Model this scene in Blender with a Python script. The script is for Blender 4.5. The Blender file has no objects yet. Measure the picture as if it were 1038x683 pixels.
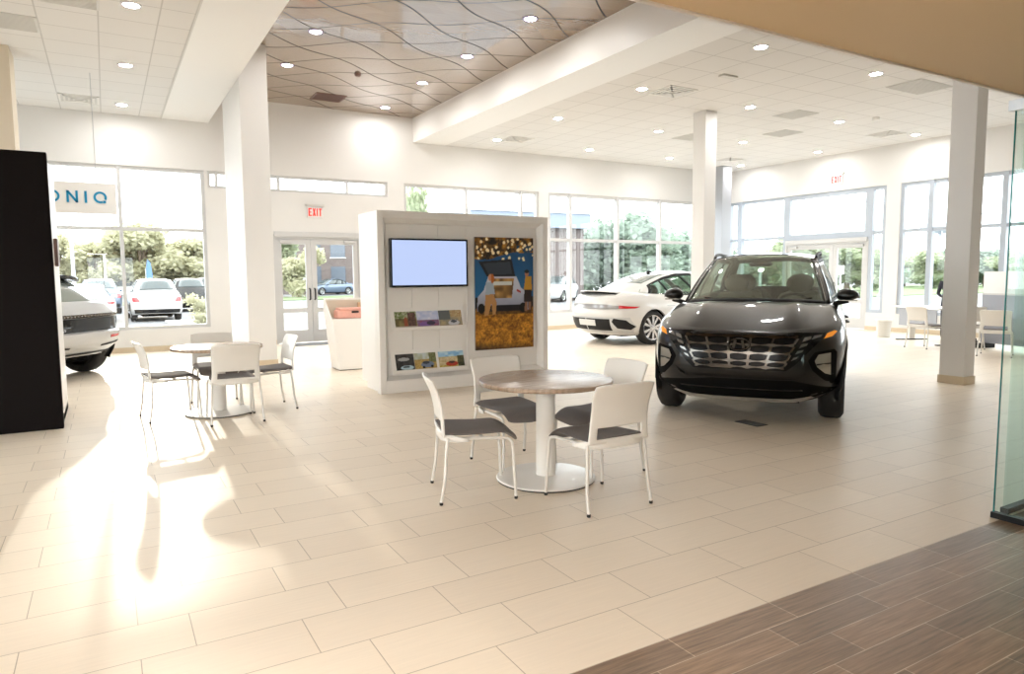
import bpy, bmesh, math, random
import numpy as np
from mathutils import Vector, Matrix
C = bpy.context.scene.collection
rnd = random.Random(7)
R = math.radians
PI = math.pi
LAMP, FILL = 225, 24

# ------------------------------------------------------------------ materials
def new_mat(name):
    m = bpy.data.materials.new(name); m.use_nodes = True
    nt = m.node_tree
    for n in list(nt.nodes):
        if n.type != 'OUTPUT_MATERIAL' and n.type != 'BSDF_PRINCIPLED':
            nt.nodes.remove(n)
    return m, nt, nt.nodes['Principled BSDF'], nt.nodes['Material Output']

def P(name, col, rough=.5, metal=0., coat=0., spec=.5, emit=None, estr=0., noise=0., nscale=20., bump=0., coat_rough=.03):
    m, nt, b, o = new_mat(name)
    b.inputs['Base Color'].default_value = (*col, 1)
    b.inputs['Roughness'].default_value = rough
    b.inputs['Metallic'].default_value = metal
    b.inputs['Coat Weight'].default_value = coat
    b.inputs['Coat Roughness'].default_value = coat_rough
    b.inputs['Specular IOR Level'].default_value = spec
    if emit:
        b.inputs['Emission Color'].default_value = (*emit, 1)
        b.inputs['Emission Strength'].default_value = estr
    if noise or bump:
        tc = nt.nodes.new('ShaderNodeTexCoord')
        n = nt.nodes.new('ShaderNodeTexNoise'); n.inputs['Scale'].default_value = nscale
        n.inputs['Detail'].default_value = 4
        nt.links.new(tc.outputs['Object'], n.inputs['Vector'])
        if noise:
            r = nt.nodes.new('ShaderNodeMix'); r.data_type = 'RGBA'
            r.inputs[6].default_value = (*[max(0, c*(1-noise)) for c in col], 1)
            r.inputs[7].default_value = (*[min(1, c*(1+noise)) for c in col], 1)
            nt.links.new(n.outputs['Fac'], r.inputs[0])
            nt.links.new(r.outputs[2], b.inputs['Base Color'])
        if bump:
            bp = nt.nodes.new('ShaderNodeBump'); bp.inputs['Strength'].default_value = bump
            bp.inputs['Distance'].default_value = .002
            nt.links.new(n.outputs['Fac'], bp.inputs['Height'])
            nt.links.new(bp.outputs['Normal'], b.inputs['Normal'])
    return m

def glass_mat(name, tint=(1, 1, 1), refl=.04, edge=.6, rough=0.):
    """thin pane: straight-through transparency plus a facing-weighted mirror"""
    m, nt, b, o = new_mat(name); nt.nodes.remove(b)
    tr = nt.nodes.new('ShaderNodeBsdfTransparent'); tr.inputs[0].default_value = (*tint, 1)
    gl = nt.nodes.new('ShaderNodeBsdfGlossy'); gl.inputs['Roughness'].default_value = rough
    lw = nt.nodes.new('ShaderNodeLayerWeight'); lw.inputs[0].default_value = .5
    p = nt.nodes.new('ShaderNodeMath'); p.operation = 'POWER'; p.inputs[1].default_value = 4
    a = nt.nodes.new('ShaderNodeMath'); a.operation = 'MULTIPLY_ADD'
    a.inputs[1].default_value = edge; a.inputs[2].default_value = refl
    mx = nt.nodes.new('ShaderNodeMixShader')
    L = nt.links.new
    L(lw.outputs['Facing'], p.inputs[0]); L(p.outputs[0], a.inputs[0]); L(a.outputs[0], mx.inputs[0])
    L(tr.outputs[0], mx.inputs[1]); L(gl.outputs[0], mx.inputs[2]); L(mx.outputs[0], o.inputs['Surface'])
    return m

def mnode(nt, op, a=None, b=None, c=None):
    n = nt.nodes.new('ShaderNodeMath'); n.operation = op
    for i, v in enumerate((a, b, c)):
        if v is None: continue
        if isinstance(v, (int, float)): n.inputs[i].default_value = v
        else: nt.links.new(v, n.inputs[i])
    return n.outputs[0]

def brick_mat(name, c1, c2, mortar, bw, rh, msize, offset, freq, shift, rough, streak=0., bump=.3, spec=.5):
    m, nt, b, o = new_mat(name); L = nt.links.new
    tc = nt.nodes.new('ShaderNodeTexCoord')
    mp = nt.nodes.new('ShaderNodeMapping'); mp.inputs['Location'].default_value = shift
    L(tc.outputs['Object'], mp.inputs['Vector'])
    br = nt.nodes.new('ShaderNodeTexBrick'); br.offset = offset; br.offset_frequency = freq
    br.inputs['Scale'].default_value = 1
    br.inputs['Brick Width'].default_value = bw; br.inputs['Row Height'].default_value = rh
    br.inputs['Mortar Size'].default_value = msize; br.inputs['Mortar Smooth'].default_value = .15
    br.inputs['Bias'].default_value = 0
    br.inputs['Color1'].default_value = (*c1, 1); br.inputs['Color2'].default_value = (*c2, 1)
    br.inputs['Mortar'].default_value = (*mortar, 1)
    L(mp.outputs[0], br.inputs['Vector'])
    src = br.outputs['Color']
    if streak:
        ms = nt.nodes.new('ShaderNodeMapping'); ms.inputs['Scale'].default_value = (2.2, 45, 1)
        L(tc.outputs['Object'], ms.inputs['Vector'])
        nz = nt.nodes.new('ShaderNodeTexNoise'); nz.inputs['Scale'].default_value = 1.6; nz.inputs['Detail'].default_value = 6
        nz.inputs['Roughness'].default_value = .65
        L(ms.outputs[0], nz.inputs['Vector'])
        cr = nt.nodes.new('ShaderNodeMapRange'); cr.inputs[1].default_value = .3; cr.inputs[2].default_value = .7
        cr.inputs[3].default_value = 1 - streak; cr.inputs[4].default_value = 1 + streak
        L(nz.outputs['Fac'], cr.inputs[0])
        mx = nt.nodes.new('ShaderNodeMix'); mx.data_type = 'RGBA'; mx.blend_type = 'MULTIPLY'
        mx.inputs[0].default_value = 1
        L(src, mx.inputs[6]); L(cr.outputs[0], mx.inputs[7]); src = mx.outputs[2]
    L(src, b.inputs['Base Color'])
    b.inputs['Roughness'].default_value = rough; b.inputs['Specular IOR Level'].default_value = spec
    inv = mnode(nt, 'SUBTRACT', 1.0, br.outputs['Fac'])
    bp = nt.nodes.new('ShaderNodeBump'); bp.inputs['Strength'].default_value = bump; bp.inputs['Distance'].default_value = .003
    L(inv, bp.inputs['Height']); L(bp.outputs['Normal'], b.inputs['Normal'])
    return m

M = {}
M['wall'] = P('white_paint', (.765, .755, .74), .6, noise=.015, nscale=3)
M['trim'] = P('white_trim', (.86, .85, .83), .4)
M['beige_paint'] = P('beige_paint', (.80, .64, .42), .55, noise=.02, nscale=3)
M['cream_paint'] = P('cream_paint', (.70, .62, .50), .6, noise=.02, nscale=3)
M['base'] = P('tile_baseboard', (.66, .55, .40), .35, noise=.04, nscale=8)
M['tile'] = brick_mat('cream_floor_tile', (.83, .735, .61), (.785, .69, .57), (.45, .38, .30), .607, .3083, .0022, .322, 2, (-.2385, -1.99, 0), .40, streak=.035, bump=.08, spec=.15)
M['plank'] = brick_mat('wood_look_tile', (.31, .205, .13), (.20, .138, .092), (.52, .40, .28), .60, .152, .0022, .32, 2, (-.075, -1.99, 0), .36, streak=.42, bump=.25, spec=.3)
M['act'] = brick_mat('ceiling_tile', (.75, .735, .715), (.735, .72, .70), (.56, .545, .525), .63, .62, .009, 0, 2, (.55, .1, 0), .8, bump=.2)
M['al'] = P('white_aluminium', (.60, .60, .60), .45)
M['al_blue'] = P('pale_anodised_aluminium', (.45, .50, .57), .4)
M['steel'] = P('brushed_steel', (.52, .53, .55), .3, metal=1)
M['grey_col'] = P('grey_painted_steel', (.42, .44, .48), .45)
M['pane'] = glass_mat('window_glass', (.97, .985, .98), .035, .5)
M['teal_pane'] = glass_mat('green_tinted_glass', (.89, .965, .945), .05, .5)
M['teal_edge'] = P('glass_edge', (.02, .30, .29), .08, spec=.8)
M['black'] = P('black_laminate', (.006, .004, .004), .75, spec=.12)
M['blackgloss'] = P('gloss_black', (.01, .01, .011), .12)
M['dark'] = P('matt_black_plastic', (.012, .012, .013), .5, spec=.25)
M['lamp'] = P('lamp_diffuser', (1, 1, 1), .5, emit=(1, .98, .95), estr=LAMP)
M['fill_lamp'] = P('fill_diffuser', (1, 1, 1), .5, emit=(1, .975, .94), estr=FILL)
M['lamptrim'] = P('lamp_trim', (.72, .68, .72), .4)
M['purpletrim'] = P('mauve_lamp_trim', (.30, .22, .45), .35)
M['vent'] = P('grey_vent', (.66, .65, .62), .5)
M['ventdark'] = P('vent_shadow_gap', (.12, .12, .13), .6)
M['whiteplastic'] = P('white_plastic', (.82, .80, .76), .32, coat=.1)
M['chairleg'] = P('pale_powder_coat', (.72, .70, .66), .3, metal=.15)
M['rubber'] = P('black_rubber', (.02, .018, .016), .6)
M['fabric'] = P('charcoal_fabric', (.15, .135, .13), .85, noise=.25, nscale=260, bump=.4)
M['whitelaminate'] = P('white_laminate', (.86, .845, .82), .3, noise=.008, nscale=4)
M['red'] = P('red_letters', (.75, .06, .04), .4, emit=(1, .05, .03), estr=.35)
M['signface'] = P('sign_face', (.80, .80, .80), .4)
M['cyan'] = P('blue_letters', (.0, .27, .52), .35)
M['signgrey'] = P('pale_sign_board', (.86, .86, .86), .5)
M['screen'] = P('lit_screen', (.02, .02, .03), .15, emit=(.46, .56, .84), estr=.72)
M['walnut'] = None
M['pink'] = P('coral_paper', (.80, .42, .34), .55, noise=.12, nscale=14)
M['tan'] = P('tan_cardboard', (.62, .42, .26), .6, noise=.1, nscale=20)
M['brownbox'] = P('brown_handle', (.16, .09, .075), .35)
M['mat'] = P('grey_entrance_mat', (.20, .20, .20), .9, noise=.3, nscale=120)
M['grey_panel'] = P('blue_grey_panel', (.30, .32, .37), .5)
M['skin'] = P('skin', (.52, .33, .25), .5)
M['hair'] = P('brown_hair', (.05, .028, .018), .5)
M['cloth_dark'] = P('dark_cloth', (.03, .03, .045), .85, noise=.3, nscale=100)
M['paper'] = P('white_paper', (.85, .84, .82), .6)

def wood_top():
    m, nt, b, o = new_mat('walnut_laminate'); L = nt.links.new
    tc = nt.nodes.new('ShaderNodeTexCoord')
    mp = nt.nodes.new('ShaderNodeMapping'); mp.inputs['Scale'].default_value = (3, 45, 3)
    nz = nt.nodes.new('ShaderNodeTexNoise'); nz.inputs['Scale'].default_value = 1.5; nz.inputs['Detail'].default_value = 7
    cr = nt.nodes.new('ShaderNodeValToRGB')
    cr.color_ramp.elements[0].position = .3; cr.color_ramp.elements[0].color = (.26, .185, .125, 1)
    cr.color_ramp.elements[1].position = .72; cr.color_ramp.elements[1].color = (.44, .33, .24, 1)
    L(tc.outputs['Object'], mp.inputs[0]); L(mp.outputs[0], nz.inputs['Vector']); L(nz.outputs['Fac'], cr.inputs[0])
    L(cr.outputs[0], b.inputs['Base Color']); b.inputs['Roughness'].default_value = .26
    return m
M['walnut'] = wood_top()

def tray_mat():
    """glossy brown panels divided by two families of wavy dark joints"""
    m, nt, b, o = new_mat('brown_wave_panel'); L = nt.links.new
    tc = nt.nodes.new('ShaderNodeTexCoord'); sp = nt.nodes.new('ShaderNodeSeparateXYZ')
    L(tc.outputs['Object'], sp.inputs[0]); x, y = sp.outputs[0], sp.outputs[1]
    def fam(k, c0, pitch, amp, wl, ph, wid):
        s = mnode(nt, 'SINE', mnode(nt, 'MULTIPLY_ADD', x, 2*PI/wl, ph))
        c = mnode(nt, 'MULTIPLY_ADD', s, amp, mnode(nt, 'MULTIPLY_ADD', x, -k, y))
        f = mnode(nt, 'MULTIPLY_ADD', c, 1/pitch, 100 - c0/pitch + .5)
        d = mnode(nt, 'ABSOLUTE', mnode(nt, 'SUBTRACT', mnode(nt, 'FRACT', f), .5))
        idx = mnode(nt, 'FLOOR', f)
        return mnode(nt, 'LESS_THAN', d, wid/pitch/2), idx
    l1, i1 = fam(.63, 7.80, .935, .085, 1.75, .8, .030)
    l2, i2 = fam(-.66, 11.45, .94, .10, 1.9, 2.2, .026)
    ln = mnode(nt, 'MAXIMUM', l1, l2)
    h = mnode(nt, 'FRACT', mnode(nt, 'MULTIPLY', mnode(nt, 'SINE', mnode(nt, 'MULTIPLY_ADD', i1, 12.9898, mnode(nt, 'MULTIPLY', i2, 78.233))), 437.58))
    mp = nt.nodes.new('ShaderNodeMapping'); mp.inputs['Scale'].default_value = (2, 30, 1); mp.inputs['Rotation'].default_value = (0, 0, .5)
    nz = nt.nodes.new('ShaderNodeTexNoise'); nz.inputs['Scale'].default_value = 1.2; nz.inputs['Detail'].default_value = 5
    L(tc.outputs['Object'], mp.inputs[0]); L(mp.outputs[0], nz.inputs['Vector'])
    t = mnode(nt, 'ADD', mnode(nt, 'MULTIPLY', h, .45), mnode(nt, 'MULTIPLY', nz.outputs['Fac'], .55))
    mx = nt.nodes.new('ShaderNodeMix'); mx.data_type = 'RGBA'
    mx.inputs[6].default_value = (.20, .125, .07, 1); mx.inputs[7].default_value = (.29, .195, .115, 1)
    L(t, mx.inputs[0])
    m2 = nt.nodes.new('ShaderNodeMix'); m2.data_type = 'RGBA'; m2.inputs[7].default_value = (.012, .008, .007, 1)
    L(ln, m2.inputs[0]); L(mx.outputs[2], m2.inputs[6]); L(m2.outputs[2], b.inputs['Base Color'])
    b.inputs['Specular IOR Level'].default_value = .5; b.inputs['Coat Roughness'].default_value = .07; b.inputs['Coat IOR'].default_value = 1.5
    L(mnode(nt, 'MULTIPLY_ADD', ln, -.9, .95), b.inputs['Coat Weight'])
    L(mnode(nt, 'MULTIPLY_ADD', ln, .5, .17), b.inputs['Roughness'])
    return m
M['tray'] = tray_mat()

def attr_mat(name, rough=.35):
    m, nt, b, o = new_mat(name)
    a = nt.nodes.new('ShaderNodeVertexColor'); a.layer_name = 'print'
    nt.links.new(a.outputs['Color'], b.inputs['Base Color']); b.inputs['Roughness'].default_value = rough
    return m
M['print'] = attr_mat('printed_picture', .4)

# ------------------------------------------------------------------ mesh builder
class MB:
    def __init__(s): s.v = []; s.f = []; s.m = []
    def add(s, vs, fs, mi=0):
        o = len(s.v); s.v += [tuple(p) for p in vs]
        s.f += [tuple(i+o for i in f) for f in fs]; s.m += [mi]*len(fs); return s
    def box(s, x0, x1, y0, y1, z0, z1, mi=0, mat=None):
        vs = [(x, y, z) for z in (z0, z1) for y in (y0, y1) for x in (x0, x1)]
        if mat is not None: vs = [tuple(mat @ Vector(p)) for p in vs]
        return s.add(vs, [(0, 2, 3, 1), (4, 5, 7, 6), (0, 1, 5, 4), (2, 6, 7, 3), (0, 4, 6, 2), (1, 3, 7, 5)], mi)
    def prism(s, poly, fn, d0, d1, mi=0):
        """poly 2D list; fn(a,b,d)->3D"""
        n = len(poly); vs = [fn(a, b, d0) for a, b in poly]+[fn(a, b, d1) for a, b in poly]
        fs = [tuple(range(n))[::-1], tuple(range(n, 2*n))]+[(i, (i+1) % n, n+(i+1) % n, n+i) for i in range(n)]
        return s.add(vs, fs, mi)
    def tube(s, pts, r, n=10, mi=0, cap=True):
        pts = [Vector(p) for p in pts]; rs = r if isinstance(r, (list, tuple)) else [r]*len(pts)
        up = Vector((0, 0, 1)); vs = []; fs = []; prev = None
        for i, p in enumerate(pts):
            t = (pts[min(i+1, len(pts)-1)]-pts[max(i-1, 0)]).normalized()
            if prev is None:
                a = t.cross(up)
                if a.length < .05: a = t.cross(Vector((1, 0, 0)))
            else: a = prev-t*prev.dot(t)
            a.normalize(); b = t.cross(a); prev = a
            vs += [p+(a*math.cos(2*PI*k/n)+b*math.sin(2*PI*k/n))*rs[i] for k in range(n)]
        for i in range(len(pts)-1):
            for k in range(n):
                fs.append((i*n+k, i*n+(k+1) % n, (i+1)*n+(k+1) % n, (i+1)*n+k))
        if cap:
            fs.append(tuple(range(n))[::-1]); fs.append(tuple(range((len(pts)-1)*n, len(pts)*n)))
        return s.add(vs, fs, mi)
    def lathe(s, prof, n=32, mi=0, mat=None):
        """profile of (r,z), about z"""
        vs = []; fs = []
        for r, z in prof:
            vs += [Vector((max(r, 1e-5)*math.cos(2*PI*k/n), max(r, 1e-5)*math.sin(2*PI*k/n), z)) for k in range(n)]
        for i in range(len(prof)-1):
            for k in range(n):
                fs.append((i*n+k, i*n+(k+1) % n, (i+1)*n+(k+1) % n, (i+1)*n+k))
        if mat is not None: vs = [mat @ p for p in vs]
        return s.add(vs, fs, mi)
    def grid(s, fn, nu, nv, mi=0, flip=False, closed_u=False):
        vs = [fn(i/nu, j/nv) for j in range(nv+1) for i in range(nu+1)]
        fs = []
        for j in range(nv):
            for i in range(nu):
                q = (j*(nu+1)+i, j*(nu+1)+i+1, (j+1)*(nu+1)+i+1, (j+1)*(nu+1)+i)
                fs.append(q[::-1] if flip else q)
        return s.add(vs, fs, mi)
    def sphere(s, c, r, nu=16, nv=10, mi=0, mat=None):
        c = Vector(c); rr = r if isinstance(r, (tuple, list)) else (r, r, r)
        vs = []; fs = []
        for j in range(nv+1):
            ph = PI*j/nv
            for i in range(nu):
                th = 2*PI*i/nu
                p = Vector((rr[0]*math.sin(ph)*math.cos(th), rr[1]*math.sin(ph)*math.sin(th), rr[2]*math.cos(ph)))
                if mat is not None: p = mat @ p
                vs.append(c+p)
        for j in range(nv):
            for i in range(nu):
                fs.append((j*nu+i, (j+1)*nu+i, (j+1)*nu+(i+1) % nu, j*nu+(i+1) % nu))
        return s.add(vs, fs, mi)
    def build(s, name, mats, parent=None, smooth=True, angle=38, bevel=0, merge=True, solid=0, subsurf=0, recalc=True):
        me = bpy.data.meshes.new(name)
        if not isinstance(mats, (list, tuple)): mats = [mats]
        me.from_pydata(s.v, [], s.f)
        for mt in mats: me.materials.append(mt)
        me.polygons.foreach_set('material_index', s.m)
        bm = bmesh.new(); bm.from_mesh(me)
        if merge:
            bmesh.ops.remove_doubles(bm, verts=bm.verts, dist=1e-5)
            bmesh.ops.dissolve_degenerate(bm, dist=1e-6, edges=bm.edges)
        if recalc: bmesh.ops.recalc_face_normals(bm, faces=bm.faces)
        if smooth:
            for f in bm.faces: f.smooth = True
            ca = R(angle)
            for e in bm.edges:
                e.smooth = not (len(e.link_faces) == 2 and e.calc_face_angle(0) > ca)
        bm.to_mesh(me); bm.free()
        o = bpy.data.objects.new(name, me); C.objects.link(o)
        if parent is not None: o.parent = parent
        if solid:
            md = o.modifiers.new('solid', 'SOLIDIFY'); md.thickness = abs(solid); md.offset = -1 if solid > 0 else 1
        if bevel:
            md = o.modifiers.new('bevel', 'BEVEL'); md.width = bevel; md.segments = 2; md.limit_method = 'ANGLE'; md.angle_limit = R(40)
            md.harden_normals = False
        if subsurf:
            md = o.modifiers.new('sub', 'SUBSURF'); md.levels = subsurf; md.render_levels = subsurf
        return o

def tag(o, label=None, cat=None, group=None, kind=None):
    if label: o['label'] = label
    if cat: o['category'] = cat
    if group: o['group'] = group
    if kind: o['kind'] = kind
    return o
def empty(name, loc=(0, 0, 0), rz=0., parent=None):
    o = bpy.data.objects.new(name, None); C.objects.link(o); o.location = loc; o.rotation_euler = (0, 0, rz)
    o.empty_display_size = .1
    if parent is not None: o.parent = parent
    return o
def copy_tree(o, parent=None):
    c = o.copy(); C.objects.link(c)
    if parent is not None: c.parent = parent
    for ch in list(o.children): copy_tree(ch, c)
    return c
def place(o, loc, rz): o.location = loc; o.rotation_euler = (0, 0, rz); return o
def lerp(a, b, t): return a+(b-a)*t
def pl(x, pts):
    """piecewise-linear value at x of a list of (x,value) (value may be a tuple)"""
    if pts[0][0] > pts[-1][0]: pts = pts[::-1]
    if x <= pts[0][0]: return pts[0][1]
    for (a, va), (b, vb) in zip(pts, pts[1:]):
        if x <= b:
            t = (x-a)/(b-a)
            if isinstance(va, tuple): return tuple(lerp(p, q, t) for p, q in zip(va, vb))
            return lerp(va, vb, t)
    return pts[-1][1]
def sm(x, pts):
    """smooth (cubic Hermite) interpolation of scalar (x,value) points"""
    n = len(pts)
    if x <= pts[0][0]: return pts[0][1]
    if x >= pts[-1][0]: return pts[-1][1]
    for i in range(n-1):
        x0, y0 = pts[i]; x1, y1 = pts[i+1]
        if x <= x1:
            d = (y1-y0)/(x1-x0)
            def sl(k):
                if k == 0 or k == n-1: return d
                l = (pts[k][1]-pts[k-1][1])/(pts[k][0]-pts[k-1][0]); r = (pts[k+1][1]-pts[k][1])/(pts[k+1][0]-pts[k][0])
                return 0 if l*r <= 0 else 2*l*r/(l+r)
            m0, m1 = sl(i), sl(i+1); h = x1-x0; t = (x-x0)/h
            return (2*t**3-3*t**2+1)*y0+(t**3-2*t**2+t)*h*m0+(-2*t**3+3*t**2)*y1+(t**3-t**2)*h*m1
def structure(o, label=None): return tag(o, label, None, None, 'structure')
# ------------------------------------------------------------------ the room (metres; camera stands at x=0, y=0)
YA, XB, ZC, ZT = 15.4, 16.7, 4.55, 5.10       # back wall, right wall, ceiling, raised tray
XL, YF = -7.0, -4.0

# floors
fl = MB(); fl.box(XL, XB+.25, 1.99, YA+.25, -.12, 0)
structure(fl.build('floor', M['tile'], smooth=False))
fl = MB(); fl.box(XL, XB+.25, YF, 1.99, -.12, 0)
structure(fl.build('floor', M['plank'], smooth=False))

# ceilings
def ceil(x0, x1, y0, y1, z, mat, h=.12):
    return structure(MB().box(x0, x1, y0, y1, z, z+h).build('ceiling', M[mat], smooth=False))
ceil(XL, 1.10, 1.96, YA+.2, ZC, 'act')
ceil(1.10, 1.94, 1.96, YA+.2, ZC-.004, 'trim', ZT-ZC+.12)
ceil(1.94, 6.35, 1.96, YA+.2, ZT, 'tray')
ceil(6.35, 7.16, 1.96, YA+.2, ZC-.004, 'trim', ZT-ZC+.12)
ceil(7.16, XB+.2, 1.96, YA+.2, ZC, 'act')
ceil(XL, XB+.2, YF, 1.965, 2.425, 'beige_paint')
structure(MB().box(XL, XB+.2, 1.85, 1.96, 2.546, ZT+.12).build('trim_1', M['wall'], smooth=False))   # upstand above the low ceiling
structure(MB().box(XL, XB, 1.955, 1.972, 2.417, 2.53).build('trim_2', M['trim'], smooth=False))
structure(MB().box(1.075, 1.10, 1.96, YA, ZC-.012, ZC-.004).build('trim_3', M['vent'], smooth=False))

# back wall with openings
wb = MB()
def wa(x0, x1, z0, z1, d=.25, y=YA): wb.box(x0, x1, y, y+d, z0, z1)
WX = (-4.6, 1.82)
wa(XL, XB+.25, 3.6, ZT+.12)            # above all heads
wa(XL, WX[0], 0, 3.6)
wa(WX[0], WX[1], 0, .44)
wa(WX[1], 3.12, 0, 3.26); wa(WX[1], 1.88, 3.26, 3.6)
wa(3.12, 5.04, 2.36, 3.26); wa(5.16, 5.70, 0, 3.26); wa(5.04, 5.16, 2.36, 3.26)
wa(5.70, 6.10, 0, 3.6)
wa(6.10, 9.82, 0, .44); wa(9.82, 10.12, 0, 3.6)
wa(10.12, 16.35, 0, .44); wa(16.35, XB+.25, 0, 3.6)
structure(wb.build('wall_back', M['wall'], smooth=False))
# right wall
wr = MB()
def wz(y0, y1, z0, z1, d=.25): wr.box(XB, XB+d, y0, y1, z0, z1)
wz(YF, YA, 3.6, ZT+.12)
wz(15.32, YA, 0, 3.6); wz(13.22, 15.32, 0, .44)
wz(10.28, 10.72, 0, .44); wz(9.93, 10.28, 0, 3.6)
wz(3.0, 9.93, 0, .44); wz(YF, 3.0, 0, 3.6)
structure(wr.build('wall_right', M['wall'], smooth=False))
wl = MB()
for (a, b, c_, d) in ((YF, 2.4, 0, ZT+.12), (14.6, YA+.2, 0, ZT+.12), (2.4, 14.6, 0, .44), (2.4, 14.6, 3.6, ZT+.12)): wl.box(XL-.2, XL, a, b, c_, d)
structure(wl.build('wall_left', M['wall'], smooth=False))
wf = MB()
for (a, b, c_, d) in ((XL, -6.4, 0, 2.6), (4.2, XB+.2, 0, 2.6), (-6.4, 4.2, 0, .25), (-6.4, 4.2, 2.38, 2.6)): wf.box(a, b, YF-.2, YF, c_, d)
structure(wf.build('wall_front', M['cream_paint'], smooth=False))
structure(MB().box(.95, 4.43, .05, .17, 0, 2.425).build('light_block_wall', M['cream_paint'], smooth=False))  # unseen wall added to keep light off the wood floor at the right
# baseboards
def bboard(name, x0, x1, y0, y1): structure(MB().box(x0, x1, y0, y1, 0, .10).build(name, M['base'], smooth=False))
bboard('baseboard_back', XL, 3.12, YA-.012, YA)
bboard('baseboard_back', 5.16, 16.2, YA-.012, YA)
bboard('baseboard_right', XB-.012, XB, 3.0, 10.72)
bboard('baseboard_right', XB-.012, XB, 13.22, YA)
bboard('baseboard_left', XL, XL+.012, 2.1, YA)

# windows: frame is the thing itself, glass a child
wn = [0]
def window(axis, a0, a1, z0, z1, mull, trans, mat, fw=.065, depth=.11, lab=None):
    wn[0] += 1
    f = MB(); g = MB()
    base = YA+.03 if axis == 'x' else XB+.03
    def bar(p0, p1, q0, q1, d0=0, d1=depth, m=f):
        if axis == 'x': m.box(p0, p1, base+d0, base+d1, q0, q1)
        else: m.box(base+d0, base+d1, p0, p1, q0, q1)
    bar(a0, a0+fw, z0, z1); bar(a1-fw, a1, z0, z1); bar(a0+fw, a1-fw, z0, z0+fw, .004, depth-.004); bar(a0+fw, a1-fw, z1-fw, z1, .004, depth-.004)
    for mm in mull:
        c, w = mm if isinstance(mm, tuple) else (mm, fw)
        bar(c-w/2, c+w/2, z0+.003, z1-.003, -.02, depth+.003)
    for t in trans: bar(a0+fw*.5, a1-fw*.5, t-fw/2, t+fw/2, .008, depth-.008)
    o = f.build('window_%d' % wn[0], M[mat], smooth=False, merge=False)
    structure(o, lab)
    bar(a0+.01, a1-.01, z0+.01, z1-.01, depth*.45, depth*.45+.01, g)
    g.build('glass', M['pane'], o, smooth=False)
    s = MB(); bar(a0, a1, z0-.03, z0+.002, -.06, .0, s)
    return o
window('x', WX[0], WX[1], .44, 3.6, [-2.75, -1.22, .31], [2.40], 'al')
window('x', 1.88, 5.70, 3.26, 3.6, [2.05, 3.27, 4.76], [], 'al', .05)
window('x', 6.10, 9.82, .44, 3.6, [7.73, 9.31], [2.42], 'al')
window('x', 10.12, 16.35, .44, 3.6, [10.84, 12.45, 14.02, 15.6], [2.38], 'al', .08)
window('y', 13.22, 15.32, .44, 3.6, [(14.88, .17)], [2.46], 'al_blue', .08)
window('y', 10.72, 13.22, 2.30, 3.6, [], [2.46], 'al_blue', .12)
window('y', 10.28, 10.72, .44, 3.6, [], [2.46], 'al_blue', .09)
window('y', 3.0, 9.93, .44, 3.6, [(9.21, .11), (7.66, .11), (6.1, .11), (4.55, .11)], [2.46], 'al_blue', .08)
window('x', 5.04, 5.16, .02, 2.36, [], [], 'al', .03)

wn[0] += 1        # unseen window added behind the camera to light the room from the front
f = MB(); Y0 = YF-.12
for x in (-6.4, -4.3, -2.2, -.1, 2.0, 4.14): f.box(x, x+.06, Y0, Y0+.1, .25, 2.38)
f.box(-6.4, 4.2, Y0, Y0+.1, .25, .31); f.box(-6.4, 4.2, Y0, Y0+.1, 2.32, 2.38)
o = structure(f.build('window_%d' % wn[0], M['al'], smooth=False))
MB().box(-6.39, 4.19, Y0+.045, Y0+.055, .26, 2.37).build('glass', M['pane'], o, smooth=False)

wn[0] += 1        # unseen left side windows, added to let in more fill light
f = MB(); X0_ = XL-.14
for y in (2.4, 4.83, 7.26, 9.69, 12.12, 14.54): f.box(X0_, X0_+.1, y, y+.06, .44, 3.6)
for z in (.44, 2.40, 3.54): f.box(X0_+.004, X0_+.096, 2.46, 14.54, z, z+.06)
o = structure(f.build('window_%d' % wn[0], M['al'], smooth=False, merge=False))
MB().box(X0_+.045, X0_+.055, 2.41, 14.59, .45, 3.59).build('glass', M['pane'], o, smooth=False)

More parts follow.
